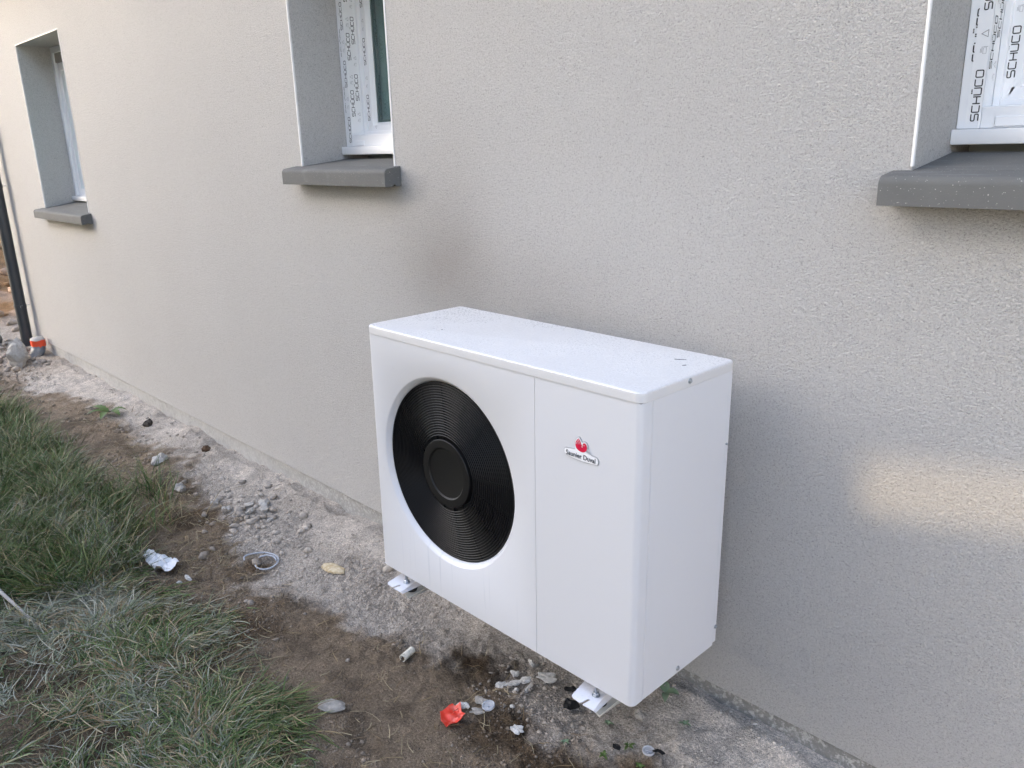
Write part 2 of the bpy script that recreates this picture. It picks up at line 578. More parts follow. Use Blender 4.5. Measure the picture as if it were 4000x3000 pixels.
tag(ground, 'bare trodden ground of grey dust and brown soil along the wall', None, None, 'structure')

# ------------------------------------------------------------------ house
house = tag(empty('house', (0, 0, 0)), 'new house with grey roughcast walls and white framed windows', 'house')
WX0, WX1, WZ0, WZ1 = -7.02, 4.6, -.259, 2.95
OPEN = [(-5.469, -4.366, 1.0, 2.272), (-1.222, -.510, 1.33, 2.272), (1.464, 2.245, 1.33, 2.272)]
RD = .262                                       # reveal depth
def wall_mesh():
    bm = bmesh.new()
    xs = sorted({WX0, WX1, *[o[0] for o in OPEN], *[o[1] for o in OPEN]})
    zs = sorted({WZ0, WZ1, *[o[2] for o in OPEN], *[o[3] for o in OPEN]})
    V = {}
    def v(x, z, y=0.0):
        k = (round(x, 5), round(y, 5), round(z, 5))
        if k not in V:
            V[k] = bm.verts.new((x, y, z))
        return V[k]
    for xa, xb in zip(xs, xs[1:]):
        for za, zb in zip(zs, zs[1:]):
            if any(o[0] <= xa and xb <= o[1] and o[2] <= za and zb <= o[3] for o in OPEN):
                continue
            bm.faces.new((v(xa, za), v(xb, za), v(xb, zb), v(xa, zb)))
    # left end, right end, and the underside where the render stops above the plinth
    for q in (((WX0, 0, WZ0), (WX0, 0, WZ1), (WX0, 7, WZ1), (WX0, 7, WZ0)), ((WX1, 0, WZ0), (WX1, 7, WZ0), (WX1, 7, WZ1), (WX1, 0, WZ1)),
              ((WX0, 7, WZ0), (WX0, 7, WZ1), (WX1, 7, WZ1), (WX1, 7, WZ0)),
              ((WX0, 0, WZ0), (WX0, .05, WZ0), (WX1, .05, WZ0), (WX1, 0, WZ0))):
        bm.faces.new([bm.verts.new(p) for p in q])
    return finish('wall', bm, MAT['wall'], house, normals=False)
wall_mesh()
def reveal(o):
    x0, x1, z0, z1 = o
    bm = bmesh.new()
    for q in (((x0, 0, z0), (x0, RD + .1, z0), (x0, RD + .1, z1), (x0, 0, z1)), ((x1, 0, z0), (x1, 0, z1), (x1, RD + .1, z1), (x1, RD + .1, z0)),
              ((x0, 0, z1), (x0, RD + .1, z1), (x1, RD + .1, z1), (x1, 0, z1)), ((x0, .03, z0), (x1, .03, z0), (x1, RD + .1, z0), (x0, RD + .1, z0))):
        bm.faces.new([bm.verts.new(p) for p in q])
    finish('window_reveal', bm, MAT['reveal'], house, normals=False)
for o in OPEN:
    reveal(o)
# plinth, slightly behind the render, rough on its face
def plinth():
    xs = np.concatenate([np.arange(WX0 + .012, -2, .05), np.arange(-2, 2.2, .025), [2.6, WX1]])
    zs = np.linspace(-.46, WZ0 + .012, 8)
    bm = bmesh.new()
    g = [[bm.verts.new((x, .012 + .010 * (float(fbm(np.array([x]), np.array([z]), 14, 3, 77)[0]) - .5), z)) for z in zs] for x in xs]
    for i in range(len(xs) - 1):
        for j in range(len(zs) - 1):
            bm.faces.new((g[i][j], g[i + 1][j], g[i + 1][j + 1], g[i][j + 1]))
    bm.faces.new([bm.verts.new(p) for p in ((WX0 + .012, .012, -.46), (WX0 + .012, .012, WZ0 + .01), (WX0 + .012, 7, WZ0 + .01), (WX0 + .012, 7, -.46))])
    return finish('plinth', bm, MAT['plinth'], house, normals=False, smooth=60)
plinth()
# eave and roof, above the picture
bm = bmesh.new()
add_prism(bm, [(-.30, WZ1 - .02), (-.30, WZ1 + .10), (3.5, WZ1 + 2.3), (7.3, WZ1 + .10), (7.3, WZ1 - .02)], 0, WX0 - .3, WX1 + .3)
m = M('roof_tile', (.09, .085, .08, 1), .8)
m.bump(m.noise(30, 3), .4, .01)
finish('roof', bm, m, house)
# corner beads round each opening
for x0, x1, z0, z1 in OPEN:
    zb = z0 + (.012 if z0 > 1.2 else .018)
    box('corner_bead', (x0 - .0035, -.004, zb), (x0 + .003, .006, z1 + .006), MAT['bead'], house, .0015, 1)
    box('corner_bead', (x1 - .003, -.004, zb), (x1 + .0035, .006, z1 + .006), MAT['bead'], house, .0015, 1)
    box('corner_bead', (x0 + .0035, -.004, z1 - .003), (x1 - .0035, .006, z1 + .0055), MAT['bead'], house, .0015, 1)
# rooms behind the windows
for x0, x1, z0, z1 in OPEN:
    bm = bmesh.new()
    a, b = (x0 - .5, RD + .12, z0 - .9), (x1 + .9, 3.2, z1 + .25)
    add_box(bm, a, b)
    bm.faces.ensure_lookup_table()
    for f in [f for f in bm.faces if abs(f.normal.y + 1) < .01]:
        bm.faces.remove(f)
    finish('room', bm, MAT['room'], house, normals=False)

def sill(x0, x1, ox0, ox1, zb, zt, zback):
    """cast sill: rounded nose, sloping top, drip groove under the nose; lugs run past the opening"""
    r = .020
    prof = [(-.079, zb), (-.079, zt - r)]
    prof += [(-.079 + r - r * math.cos(a), zt - r + r * math.sin(a)) for a in (math.pi / 10, math.pi / 5, math.pi * .3, math.pi * .4, math.pi / 2)]
    nose = prof + [(-.001, zt + .008), (-.001, zb)]
    gr = [(-.034 - .008 * math.cos(a), zb + .009 * math.sin(a)) for a in np.linspace(math.pi, 0, 6)]
    nose += gr
    bm = bmesh.new()
    add_prism(bm, nose, 0, x0, x1)
    inner = [(-.0005, zb + .01), (-.0005, zt + .0083), (RD - .02, zback), (RD - .02, zb + .01)]
    add_prism(bm, inner, 0, ox0 + .002, ox1 - .002)
    return finish('window_sill', bm, MAT['sill'], house, smooth=30)
sill(-5.542, -4.318, -5.469, -4.366, .937, 1.004, 1.052)
sill(-1.275, -.473, -1.222, -.510, 1.269, 1.338, 1.372)
sill(1.424, 2.30, 1.464, 2.245, 1.260, 1.326, 1.368)

# --- lettering made of strokes, in a box 1 high; advances in letter heights
def _arc(cx, cy, r, a0, a1, n=4):
    return [(cx + r * math.cos(math.radians(a0 + (a1 - a0) * i / n)), cy + r * math.sin(math.radians(a0 + (a1 - a0) * i / n))) for i in range(n + 1)]
W_, K_ = .92, .16
LET = {
    'S': [[(W_, .98)] + [(K_, .98)] + _arc(K_, .98 - K_, K_, 90, 180)[1:] + _arc(K_, .5 + K_, K_, 180, 270) + _arc(W_ - K_, .5 - K_, K_, 90, 0) + _arc(W_ - K_, .02 + K_, K_, 0, -90) + [(0, .02)]],
    'C': [[(W_, .98)] + _arc(K_, .98 - K_, K_, 90, 180) + _arc(K_, .02 + K_, K_, 180, 270) + [(W_, .02)]],
    'H': [[(0, 0), (0, 1)], [(W_, 0), (W_, 1)], [(0, .5), (W_, .5)]],
    'U': [[(0, 1)] + _arc(K_, .02 + K_, K_, 180, 270) + _arc(W_ - K_, .02 + K_, K_, 270, 360) + [(W_, 1)], [(.24, 1.16), (.24, 1.34)], [(.46, 1.16), (.46, 1.34)], [(.68, 1.16), (.68, 1.34)]],
    'O': [_arc(K_, .98 - K_, K_, 180, 90) + _arc(W_ - K_, .98 - K_, K_, 90, 0) + _arc(W_ - K_, .02 + K_, K_, 0, -90) + _arc(K_, .02 + K_, K_, 270, 180) + [(0, .98 - K_)]],
}
def stroke_quads(pl, w):
    P = [Vector((p[0], p[1])) for p in pl]
    L, R = [], []
    for i, p in enumerate(P):
        if (P[0] - P[-1]).length < 1e-6 and i in (0, len(P) - 1):
            d = (P[1] - P[0]).normalized() + (P[-1] - P[-2]).normalized()
        else:
            d = P[min(i + 1, len(P) - 1)] - P[max(i - 1, 0)]
        d.normalize()
        n = Vector((-d.y, d.x)) * (w / 2)
        L.append(p + n)
        R.append(p - n)
    return [(L[i], R[i], R[i + 1], L[i + 1]) for i in range(len(P) - 1)]
def word_quads(h, w=.15, lo=-9, hi=9):
    """quads of the word in metres; lo..hi keeps only that band of letter height (print cut by the film edge)"""
    out, x = [], 0.0
    for ch in 'SCHUCO':
        for pl in LET[ch]:
            for q in stroke_quads(pl, w):
                q2 = [Vector((p.x, min(max(p.y, lo), hi))) for p in q]
                if max(p.y for p in q2) - min(p.y for p in q2) < 1e-4 or max(p.x for p in q2) - min(p.x for p in q2) < 1e-5:
                    continue
                out.append([((p.x + x) * h, p.y * h) for p in q2])
        x += W_ + .27
    return out
def tri_quads(h):
    T = [(.05, 0), (.95, 0), (.5, .85), (.05, 0)]
    return [[(p.x * h, p.y * h) for p in q] for q in stroke_quads(T, .10)]
def icon_quads(h):
    out = []
    for pl in ([(0, 0), (.9, 0), (.9, .5), (0, .5), (0, 0)], [(.15, .7), (1.1, .7)], [(.15, .9), (.8, .9)], [(1.05, -.2), (1.05, .5)]):
        out += [[(p.x * h, p.y * h) for p in q] for q in stroke_quads(pl, .07)]
    return out
class Print:
    """collects printed shapes lying on flat faces and links them as one mesh"""
    def __init__(self):
        self.bm = bmesh.new()
    def put(self, quads, o, u, v, off):
        o, u, v = Vector(o), Vector(u), Vector(v)
        n = u.cross(v).normalized() * off
        for q in quads:
            try:
                self.bm.faces.new([self.bm.verts.new(o + u * a + v * b + n) for a, b in q])
            except ValueError:
                pass
    def done(self, name, mat, parent):
        return finish(name, self.bm, mat, parent, normals=False)

FY = .244                                        # front of the outer frame
SY = .329                                        # front of the sash
def frame_ring(bm, x0, x1, z0, z1, w, ya, yb, wb=None, bev=.002):
    """four rails butted at the corners"""
    wb = wb or w
    add_box(bm, (x0, ya, z0), (x0 + w, yb, z1), bev, 1)
    add_box(bm, (x1 - w, ya, z0), (x1, yb, z1), bev, 1)
    add_box(bm, (x0 + w + .0004, ya, z0), (x1 - w - .0004, yb, z0 + wb), bev, 1)
    add_box(bm, (x0 + w + .0004, ya, z1 - w), (x1 - w - .0004, yb, z1), bev, 1)
def film_strip(bm, x0, x1, z0, z1, y, seed, plane='y', bite=.03):
    """a sheet stuck on a rail with a torn lower end and slightly ragged edges"""
    r = random.Random(seed)
    n = 40
    top = z1
    pts = []
    for i in range(n + 1):
        t = i / n
        a = x0 + (x1 - x0) * t
        low = z0 + bite * (t ** 2.2) + r.uniform(0, .002)
        pts.append((a, low))
    vb = []
    for a, z in pts:
        p0 = (a, y, z) if plane == 'y' else (y, a, z)
        p1 = (a, y, top) if plane == 'y' else (y, a, top)
        vb.append((bm.verts.new(p0), bm.verts.new(p1)))
    for A, B in zip(vb, vb[1:]):
        bm.faces.new((A[0], B[0], B[1], A[1]))

def window(opening, zbar0, zbar1, film, label):
    x0, x1, z0, z1 = opening
    fb, ft = zbar1, z1 - .003
    ox, oX = x0 + .001, x1 - .001
    bm = bmesh.new()
    if film:
        frame_ring(bm, ox, oX, fb, ft, .052, FY, SY + .03, .050)
        frame_ring(bm, ox + .0525, oX - .0525, fb + .0504, ft - .0525, .016, SY - .018, SY + .03)
    else:
        frame_ring(bm, ox, oX, fb, ft, .046, FY, FY + .07, .012)
    w = finish('window', bm, MAT['upvc'], house, smooth=30)
    w['label'] = label
    box('frame_sill', (ox, FY - .030, zbar0), (oX, FY + .05, zbar1 - .0005), MAT['upvc'], w, .003, 2)
    if not film:
        # plain leaf set just behind the frame, a lining board of the shutter box above it
        box('shutter_box_front', (ox + .0465, FY + .012, ft - .118), (oX - .0465, FY + .03, ft - .0465), MAT['box_front'], w, .002, 1)
        bm = bmesh.new()
        sx0, sx1, sz0, sz1 = ox + .0475, oX - .0475, fb + .0125, ft - .120
        frame_ring(bm, sx0, sx1, sz0, sz1, .058, FY + .022, FY + .075, .05)
        sash = finish('sash', bm, MAT['upvc'], w, smooth=30)
        bm = bmesh.new()
        frame_ring(bm, ox + .0462, oX - .0462, sz0 - .002, sz1 + .002, .004, FY + .024, FY + .03, .004, 0)
        finish('gasket', bm, MAT['gasket'], w)
        bm = bmesh.new()
        add_box(bm, (sx0 + .05, FY + .05, sz0 + .045), (sx1 - .05, FY + .054, sz1 - .05))
        finish('glass_pane', bm, MAT['glass'], w)
        box('blind', (sx0 + .051, FY + .060, sz0 + .046), (sx1 - .051, FY + .063, sz1 - .051), MAT['pale_blind'], w)  # sheet added behind the glass to brighten the pane
        return
    sx0, sx1, sz0, sz1 = ox + .0545, oX - .0545, fb + .053, ft - .0545
    bm = bmesh.new()
    frame_ring(bm, sx0, sx1, sz0, sz1, .050, SY, SY + .055, .041)
    finish('sash', bm, MAT['upvc'], w, smooth=30)
    bm = bmesh.new()
    frame_ring(bm, sx0 - .004, sx1 + .004, sz0 - .004, sz1 + .004, .0045, SY + .002, SY + .01, .0045, 0)
    finish('gasket', bm, MAT['gasket'], w)
    bm = bmesh.new()                             # sloping glazing bead
    gx0, gx1, gz0, gz1 = sx0 + .050, sx1 - .050, sz0 + .041, sz1 - .050
    d, dy = .012, .022
    A = [(gx0, SY + .003, gz0), (gx1, SY + .003, gz0), (gx1, SY + .003, gz1), (gx0, SY + .003, gz1)]
    B = [(gx0 + d, SY + dy, gz0 + d), (gx1 - d, SY + dy, gz0 + d), (gx1 - d, SY + dy, gz1 - d), (gx0 + d, SY + dy, gz1 - d)]
    va, vb = [bm.verts.new(p) for p in A], [bm.verts.new(p) for p in B]
    for i in range(4):
        bm.faces.new((va[i], va[(i + 1) % 4], vb[(i + 1) % 4], vb[i]))
    finish('glazing_bead', bm, MAT['upvc'], w)
    bm = bmesh.new()                             # spacer of the double glazing
    frame_ring(bm, gx0 + d, gx1 - d, gz0 + d, gz1 - d, .010, SY + dy + .006, SY + dy + .020, .010, 0)
    finish('glass_spacer', bm, MAT['spacer'], w)
    bm = bmesh.new()
    add_box(bm, (gx0 + .002, SY + dy + .001, gz0 + .002), (gx1 - .002, SY + dy + .004, gz1 - .002))
    finish('glass_pane', bm, MAT['glass'], w)
    box('blind', (gx0 + .013, SY + .048, gz0 + .013), (gx1 - .013, SY + .051, gz1 - .013), MAT['blind'], w)  # sheet added behind the glass to lift its dark tone
    # vent cap on the bottom rail
    box('drain_cap', (ox + .085, FY - .005, fb + .004), (ox + .150, FY + .001, fb + .026), MAT['upvc'], w, .0015, 1)
    # protective film on the left jamb: face, inner side, sash face, sash bottom rail
    bm = bmesh.new()
    e = .0007
    film_strip(bm, ox + .020, ox + .052, fb + .012, ft, FY - e, 1, bite=.03)
    film_strip(bm, FY, SY - .020, fb + .058, ft - .053, ox + .0520 + e, 2, 'x', .02)
    film_strip(bm, sx0 + .001, sx0 + .049, sz0 + .006, sz1, SY - e, 3, bite=.055)
    n = 24
    vb = []
    for i in range(n + 1):
        t = i / n
        xx = sx0 + .020 + (sx1 - sx0 - .02) * t
        lo = sz0 + .002
        hi = sz0 + .040
        vb.append((bm.verts.new((xx, SY - e, lo)), bm.verts.new((xx + .012, SY - e, hi))))
    for a, b in zip(vb, vb[1:]):
        bm.faces.new((a[0], b[0], b[1], a[1]))
    finish('protective_film', bm, MAT['film'], w, normals=False)
    ink, grey = Print(), Print()
    up, lf = Vector((0, 0, 1)), Vector((-1, 0, 0))
    h = .0165
    per = .245
    # u runs up the jamb, v points to the left
    for k in range(5):
        zz = fb + .018 + k * per
        if zz < ft - .15:
            ink.put(word_quads(h, .16), (ox + .047, FY - .0012, zz), up, lf, 0)
            grey.put(icon_quads(.014), (ox + .046, FY - .0012, zz + .150), up, lf, 0)
            ink.put(tri_quads(.017), (ox + .046, FY - .0012, zz + .185), up, lf, 0)
            ink.put(word_quads(h, .16, .80, 1.5), (ox + .034, FY - .0012, zz + .135), up, lf, 0)
        # inner side of the jamb, u up, v towards the room's outside (-y)
        out = Vector((0, -1, 0))
        zz = fb + .075 + k * per
        if zz < ft - .2:
            ink.put(word_quads(h, .16), (ox + .0535, FY + .026, zz + .06), up, out, 0)
            ink.put(word_quads(h, .16), (ox + .0535, FY + .054, zz + .13), up, out, 0)
            grey.put(icon_quads(.014), (ox + .0535, FY + .026, zz + .20), up, out, 0)
            ink.put(tri_quads(.016), (ox + .0535, FY + .026, zz + .225), up, out, 0)
            grey.put(icon_quads(.013), (ox + .0535, FY + .052, zz + .035), up, out, 0)
            ink.put(tri_quads(.016), (ox + .0535, FY + .053, zz + .062), up, out, 0)
        zz = sz0 + .062 + k * per
        if zz < sz1 - .15:
            ink.put(word_quads(h, .16), (sx0 + .034, SY - .0012, zz), up, lf, 0)
            grey.put(icon_quads(.013), (sx0 + .032, SY - .0012, zz + .145), up, lf, 0)
            ink.put(tri_quads(.016), (sx0 + .033, SY - .0012, zz + .18), up, lf, 0)
            ink.put(word_quads(h, .16, -.5, .35), (sx0 + .004, SY - .0012, zz + .09), up, lf, 0)
    # upside-down print on the bottom rail
    for k in range(3):
        ink.put(word_quads(h, .16, .0, .60), (sx0 + .19 + k * .24, SY - .0012, sz0 + .0120), Vector((-1, 0, 0)), Vector((0, 0, -1)), 0)
        ink.put(tri_quads(.014), (sx0 + .085 + k * .24, SY - .0012, sz0 + .036), Vector((-1, 0, 0)), Vector((0, 0, -1)), 0)
    tag(ink.done('printed_lettering', MAT['ink'], w), kind='stuff')
    tag(grey.done('printed_symbols', MAT['grey_ink'], w), kind='stuff')
window(OPEN[0], 1.062, 1.096, False, 'plain white window without film, farthest along the wall')
window(OPEN[1], 1.390, 1.426, True, 'white window above the outdoor unit with printed film on its frame')
window(OPEN[2], 1.385, 1.421, True, 'white window cut by the right edge with printed film on its frame')

# ------------------------------------------------------------------ outdoor unit
UR = (-0.003458, 0.011003, 0.008642)
UY0 = -.533
unit = empty('heat_pump', (0, UY0, 0))
unit.rotation_euler = (UR[0], UR[1], UR[2])
tag(unit, 'white heat pump unit with round black fan grille hung on the wall', 'heat pump')
UW, UH, UD, LIDZ, RC = 1.103, .867, .403, .840, .017
SEAM = .7565
FCX, FCZ, FRO, FRI, FDEP = .368, .448, .309, .290, .019
def front_panel_mesh():
    bm = bmesh.new()
    n = 120
    x0, x1, z0, z1 = RC, SEAM - .0008, 0.0, LIDZ - .0015
    outer, inner, r1, r2, r3 = [], [], [], [], []
    for i in range(n):
        a = 2 * math.pi * i / n + math.pi / n
        c, s = math.cos(a), math.sin(a)
        k = min(((x1 - FCX) / c if c > 0 else (x0 - FCX) / c) if abs(c) > 1e-9 else 9,
                ((z1 - FCZ) / s if s > 0 else (z0 - FCZ) / s) if abs(s) > 1e-9 else 9)
        outer.append(bm.verts.new((FCX + c * k, 0, FCZ + s * k)))
        inner.append(bm.verts.new((FCX + c * FRO, 0, FCZ + s * FRO)))
        r1.append(bm.verts.new((FCX + c * (FRO - .0035), .0018, FCZ + s * (FRO - .0035))))
        r2.append(bm.verts.new((FCX + c * (FRI + .0015), FDEP - .003, FCZ + s * (FRI + .0015))))
        r3.append(bm.verts.new((FCX + c * (FRI - .001), FDEP + .02, FCZ + s * (FRI - .001))))
    for i in range(n):
        j = (i + 1) % n
        for A, B in ((outer, inner), (inner, r1), (r1, r2), (r2, r3)):
            bm.faces.new((A[i], A[j], B[j], B[i]))
    # the four corners the fan of rays leaves open
    for cx, cz in ((x0, z0), (x1, z0), (x1, z1), (x0, z1)):
        best = min(range(n), key=lambda i: min(9, (outer[i].co - Vector((cx, 0, cz))).length + (outer[(i + 1) % n].co - Vector((cx, 0, cz))).length))
        bm.faces.new((outer[best], bm.verts.new((cx, 0, cz)), outer[(best + 1) % n]))
    # rounded left corner, turning back along the side
    arc = [(RC - RC * math.sin(t), RC - RC * math.cos(t)) for t in np.linspace(0, math.pi / 2, 7)] + [(0, .045)]
    prev = None
    for x, y in arc:
        cur = (bm.verts.new((x, y, z0)), bm.verts.new((x, y, z1)))
        if prev:
            bm.faces.new((prev[0], cur[0], cur[1], prev[1]))
        prev = cur
    # folded edge at the seam and along the bottom
    bm.faces.new([bm.verts.new(p) for p in ((x1, 0, z0), (x1, .002, z0), (x1, .002, z1), (x1, 0, z1))])
    bm.faces.new([bm.verts.new(p) for p in ((0.002, .002, z0), (x1, .0, z0), (x1, .03, z0), (0.002, .03, z0))])
    return bm
finish('front_panel', front_panel_mesh(), MAT['steel'], unit, smooth=40)
bm = bmesh.new()
arc = [(SEAM + .0010, .002), (SEAM + .0010, 0.0)] + [(UW - RC + RC * math.sin(t), RC - RC * math.cos(t)) for t in np.linspace(0, math.pi / 2, 8)] + [(UW, .0440), (UW - .002, .0440)]
prev = None
for x, y in arc:
    cur = (bm.verts.new((x, y, 0.0)), bm.verts.new((x, y, LIDZ - .0015)))
    if prev:
        bm.faces.new((prev[0], cur[0], cur[1], prev[1]))
    prev = cur
fb_ = [bm.verts.new((x, y, 0.0)) for x, y in arc[1:-1]] + [bm.verts.new((SEAM + .0008, .0440, 0))]
bm.faces.new(fb_)
finish('service_panel', bm, MAT['steel'], unit, smooth=40)
box('side_panel', (UW - .02, .0466, .0), (UW, UD - .018, LIDZ - .0015), MAT['steel'], unit, .0012, 1)
box('side_panel', (0, .0462, .0), (.02, UD - .018, LIDZ - .0015), MAT['steel'], unit, .0012, 1)
bm = bmesh.new()
add_box(bm, (.003, UD - .0175, .006), (UW - .0015, UD, LIDZ - .0015), .0015, 1)
finish('rear_panel', bm, MAT['steel'], unit, smooth=30)
box('base_tray', (.004, .031, .001), (UW - .021, UD - .019, .02), MAT['steel'], unit)
MAT['seam'] = M('seam_shadow_gasket', (.02, .02, .022, 1), .8)  # dark strips behind the gaps paint the shade in the seams
box('seam_gasket', (UW - .016, .043, .003), (UW - .0025, .0475, LIDZ - .002), MAT['seam'], unit)
box('seam_gasket', (SEAM - .006, .0025, .003), (SEAM + .006, .006, LIDZ - .002), MAT['seam'], unit)
box('seam_gasket', (.004, .004, LIDZ - .0017), (UW - .004, UD - .004, LIDZ - .0004), MAT['seam'], unit)
# lid with rounded corners and a soft upper edge
bm = bmesh.new()
o_ = .0022
cor = []
for cx, cy, a0 in ((UW + o_ - .024, -o_ + .024, -90), (UW + o_ - .016, UD + .002 - .016, 0), (-o_ + .016, UD + .002 - .016, 90), (-o_ + .024, -o_ + .024, 180)):
    rr = .024 if cy < .1 else .016
    cor += [(cx + rr * math.cos(math.radians(a0 + 90 * i / 6)), cy + rr * math.sin(math.radians(a0 + 90 * i / 6))) for i in range(7)]
ccx, ccy = UW / 2, UD / 2
layers = [(LIDZ - .0002, 0.0)] + [(UH - .0055 + .0055 * math.sin(t), .0055 * (1 - math.cos(t))) for t in np.linspace(0, math.pi / 2, 5)]
rings = []
for z, ins in layers:
    ring = []
    for x, y in cor:
        dx = (UW / 2 + o_ - ins) / (UW / 2 + o_)
        dy = (UD / 2 + o_ - ins) / (UD / 2 + o_)
        ring.append(bm.verts.new((ccx + (x - ccx) * dx, ccy + (y - ccy) * dy, z)))
    rings.append(ring)
N = len(cor)
for A, B in zip(rings, rings[1:]):
    for i in range(N):
        bm.faces.new((A[i], A[(i + 1) % N], B[(i + 1) % N], B[i]))
bm.faces.new(rings[-1])
bm.faces.new(rings[0][::-1])
finish('lid', bm, MAT['lid'], unit, smooth=35)
for pts in ([(.985, .300), (.998, .306), (1.012, .316), (1.000, .309)], [(1.035, .262), (1.043, .270), (1.040, .272)], [(.245, .110), (.249, .112), (.246, .115)]):
    bm = bmesh.new()
    add_prism(bm, pts, 2, UH + .0001, UH + .0012)
    finish('dirt_fleck', bm, MAT['rubber'], unit)
# cavity, fan and grille
bm = bmesh.new()
add_lathe(bm, [(FRI - .0015, FDEP + .006), (FRI - .0015, .20), (.0001, .20)], 64, 'y', (FCX, 0, FCZ))
cav = finish('fan_cavity', bm, MAT['cavity'], unit, smooth=40)
fan = empty('fan', (FCX, 0, FCZ))
fan.parent = unit
bm = bmesh.new()
add_lathe(bm, [(.0001, .055), (.06, .057), (.068, .07), (.068, .16)], 32, 'y')
finish('fan_hub', bm, MAT['blade'], fan, smooth=40)
for k in range(3):
    bm = bmesh.new()
    g = []
    for i in range(9):
        r_ = .066 + (.272 - .066) * i / 8
        row = []
        for j in range(7):
            t = j / 6
            a = math.radians(120 * k + 8 + (70 + 26 * (i / 8)) * t + 18 * (i / 8))
            y = .150 - .085 * t + .012 * math.sin(math.pi * t)
            row.append(bm.verts.new((r_ * math.cos(a), y, r_ * math.sin(a))))
        g.append(row)
    for i in range(8):
        for j in range(6):
            bm.faces.new((g[i][j], g[i + 1][j], g[i + 1][j + 1], g[i][j + 1]))
    ext = bmesh.ops.solidify(bm, geom=list(bm.faces), thickness=.003)
    finish('fan_blade', bm, MAT['blade'], fan, smooth=40)
grille = empty('fan_grille', (FCX, 0, FCZ))
grille.parent = unit
NR = 21
for k in range(NR):
    rad = .1165 + (FRI - .004 - .1165) * (k + 1) / NR - .001
    bm = bmesh.new()
    y0 = FDEP - .004 - .010 * math.cos(min(1, (rad - .09) / .2) * math.pi / 2) ** 2
    hw = .0012
    add_lathe(bm, [(rad - hw, y0 + .0010), (rad, y0), (rad + hw, y0 + .0010), (rad + hw * .7, y0 + .0050), (rad - hw * .7, y0 + .0050)], 84, 'y', closed=True)
    finish('grille_ring', bm, MAT['black'], grille, smooth=50)
for k in range(16):
    a = math.radians(k * 22.5 + 6)
    bm = bmesh.new()
    add_box(bm, (.11, FDEP + .000, -.0016), (FRI - .003, FDEP + .010, .0016))
    bmesh.ops.rotate(bm, verts=bm.verts, cent=(0, 0, 0), matrix=Matrix.Rotation(-a, 3, 'Y'))
    finish('grille_spoke', bm, MAT['black'], grille)
bm = bmesh.new()
add_lathe(bm, [(.110, FDEP + .014), (.110, FDEP - .0145), (.1085, FDEP - .016), (.0865, FDEP - .017), (.0835, FDEP - .0165), (.0795, FDEP - .0125), (.076, FDEP - .0118), (.0001, FDEP - .0118)], 72, 'y')
finish('grille_hub', bm, MAT['hub'], grille, smooth=28)
bm = bmesh.new()
add_lathe(bm, [(FRI - .0035, FDEP - .004), (FRI - .0012, FDEP - .0045), (FRI - .0012, FDEP + .012), (FRI - .0035, FDEP + .012)], 96, 'y', closed=True)
finish('grille_rim', bm, MAT['black'], grille, smooth=50)
# screws
def screw(x, y, z, ax, r=.0055):
    bm = bmesh.new()
    s = 1 if ax == 'x' else -1
    add_lathe(bm, [(r * 1.35, 0), (r * 1.35, .0012 * s), (r, .0014 * s), (r * .92, .0036 * s), (r * .55, .0048 * s), (.0001, .0042 * s)], 16, ax, (x, y, z))
    finish('screw', bm, MAT['zinc'], unit, smooth=35)
screw(UW + o_, .1945, .8545, 'x')
screw(UW, .206, .016, 'x')
screw(UW - .001, UD - .007, .058, 'x', .005)
screw(UW - .001, UD - .012, .632, 'x', .0026)
# badge
OUT = [(.8632, .6675), (.868, .6722), (.8829, .6745), (.9006, .6758), (.898, .6824), (.898, .6894), (.9016, .7021), (.9055, .7078), (.9098, .7113), (.9159, .7129), (.9201, .7077),
       (.9253, .6999), (.9314, .704), (.9365, .7035), (.9405, .7015), (.9452, .6936), (.9449, .6844), (.9399, .6755), (.9561, .6733), (.9732, .6714), (.9787, .6663), (.9799, .6592), (.9755, .6505),
       (.9565, .6485), (.9259, .6468), (.8999, .6477), (.8788, .6500), (.866, .6537), (.8627, .6588)]
BIRD = [(.9137, .7081), (.9078, .7033), (.9042, .6978), (.9025, .6923), (.9028, .6859), (.9058, .6800), (.9115, .6757), (.9200, .6733), (.9287, .6735), (.9358, .6769), (.9403, .6831), (.9414, .6892),
        (.9402, .6947), (.9365, .6987), (.9318, .6996), (.9282, .6968), (.9266, .6922), (.9276, .6882), (.9234, .6866), (.9253, .6900), (.9212, .6972), (.9171, .7044)]
def flat_poly(bm, pts, y):
    f = bm.faces.new([bm.verts.new((x, y, z)) for x, z in pts])
    bmesh.ops.triangulate(bm, faces=[f])
bm = bmesh.new()
add_prism(bm, OUT, 1, -.0016, .0006)
badge = finish('badge', bm, MAT['badge_rim'], unit)
badge['label'] = 'red and silver maker badge on the front panel'
bm = bmesh.new()
cxb, czb = .9215, .672
inn = []
P2 = [Vector(p) for p in OUT]
for i, p in enumerate(P2):
    a = (p - P2[i - 1]).normalized()
    b = (P2[(i + 1) % len(P2)] - p).normalized()
    n = Vector((-(a + b).y, (a + b).x))
    n = n.normalized() if n.length > 1e-6 else Vector((-a.y, a.x))
    inn.append(p - n * .0017)
_in = inn if sum((q - Vector((cxb, czb))).length for q in inn) < sum((q - Vector((cxb, czb))).length for q in P2) else [p * 2 - q for p, q in zip(P2, inn)]
flat_poly(bm, [(q.x, q.y) for q in _in], -.0022)
finish('badge_face', bm, MAT['badge'], badge)
bm = bmesh.new()
flat_poly(bm, BIRD, -.0026)
finish('bird_emblem', bm, MAT['crimson'], badge)
bm = bmesh.new()
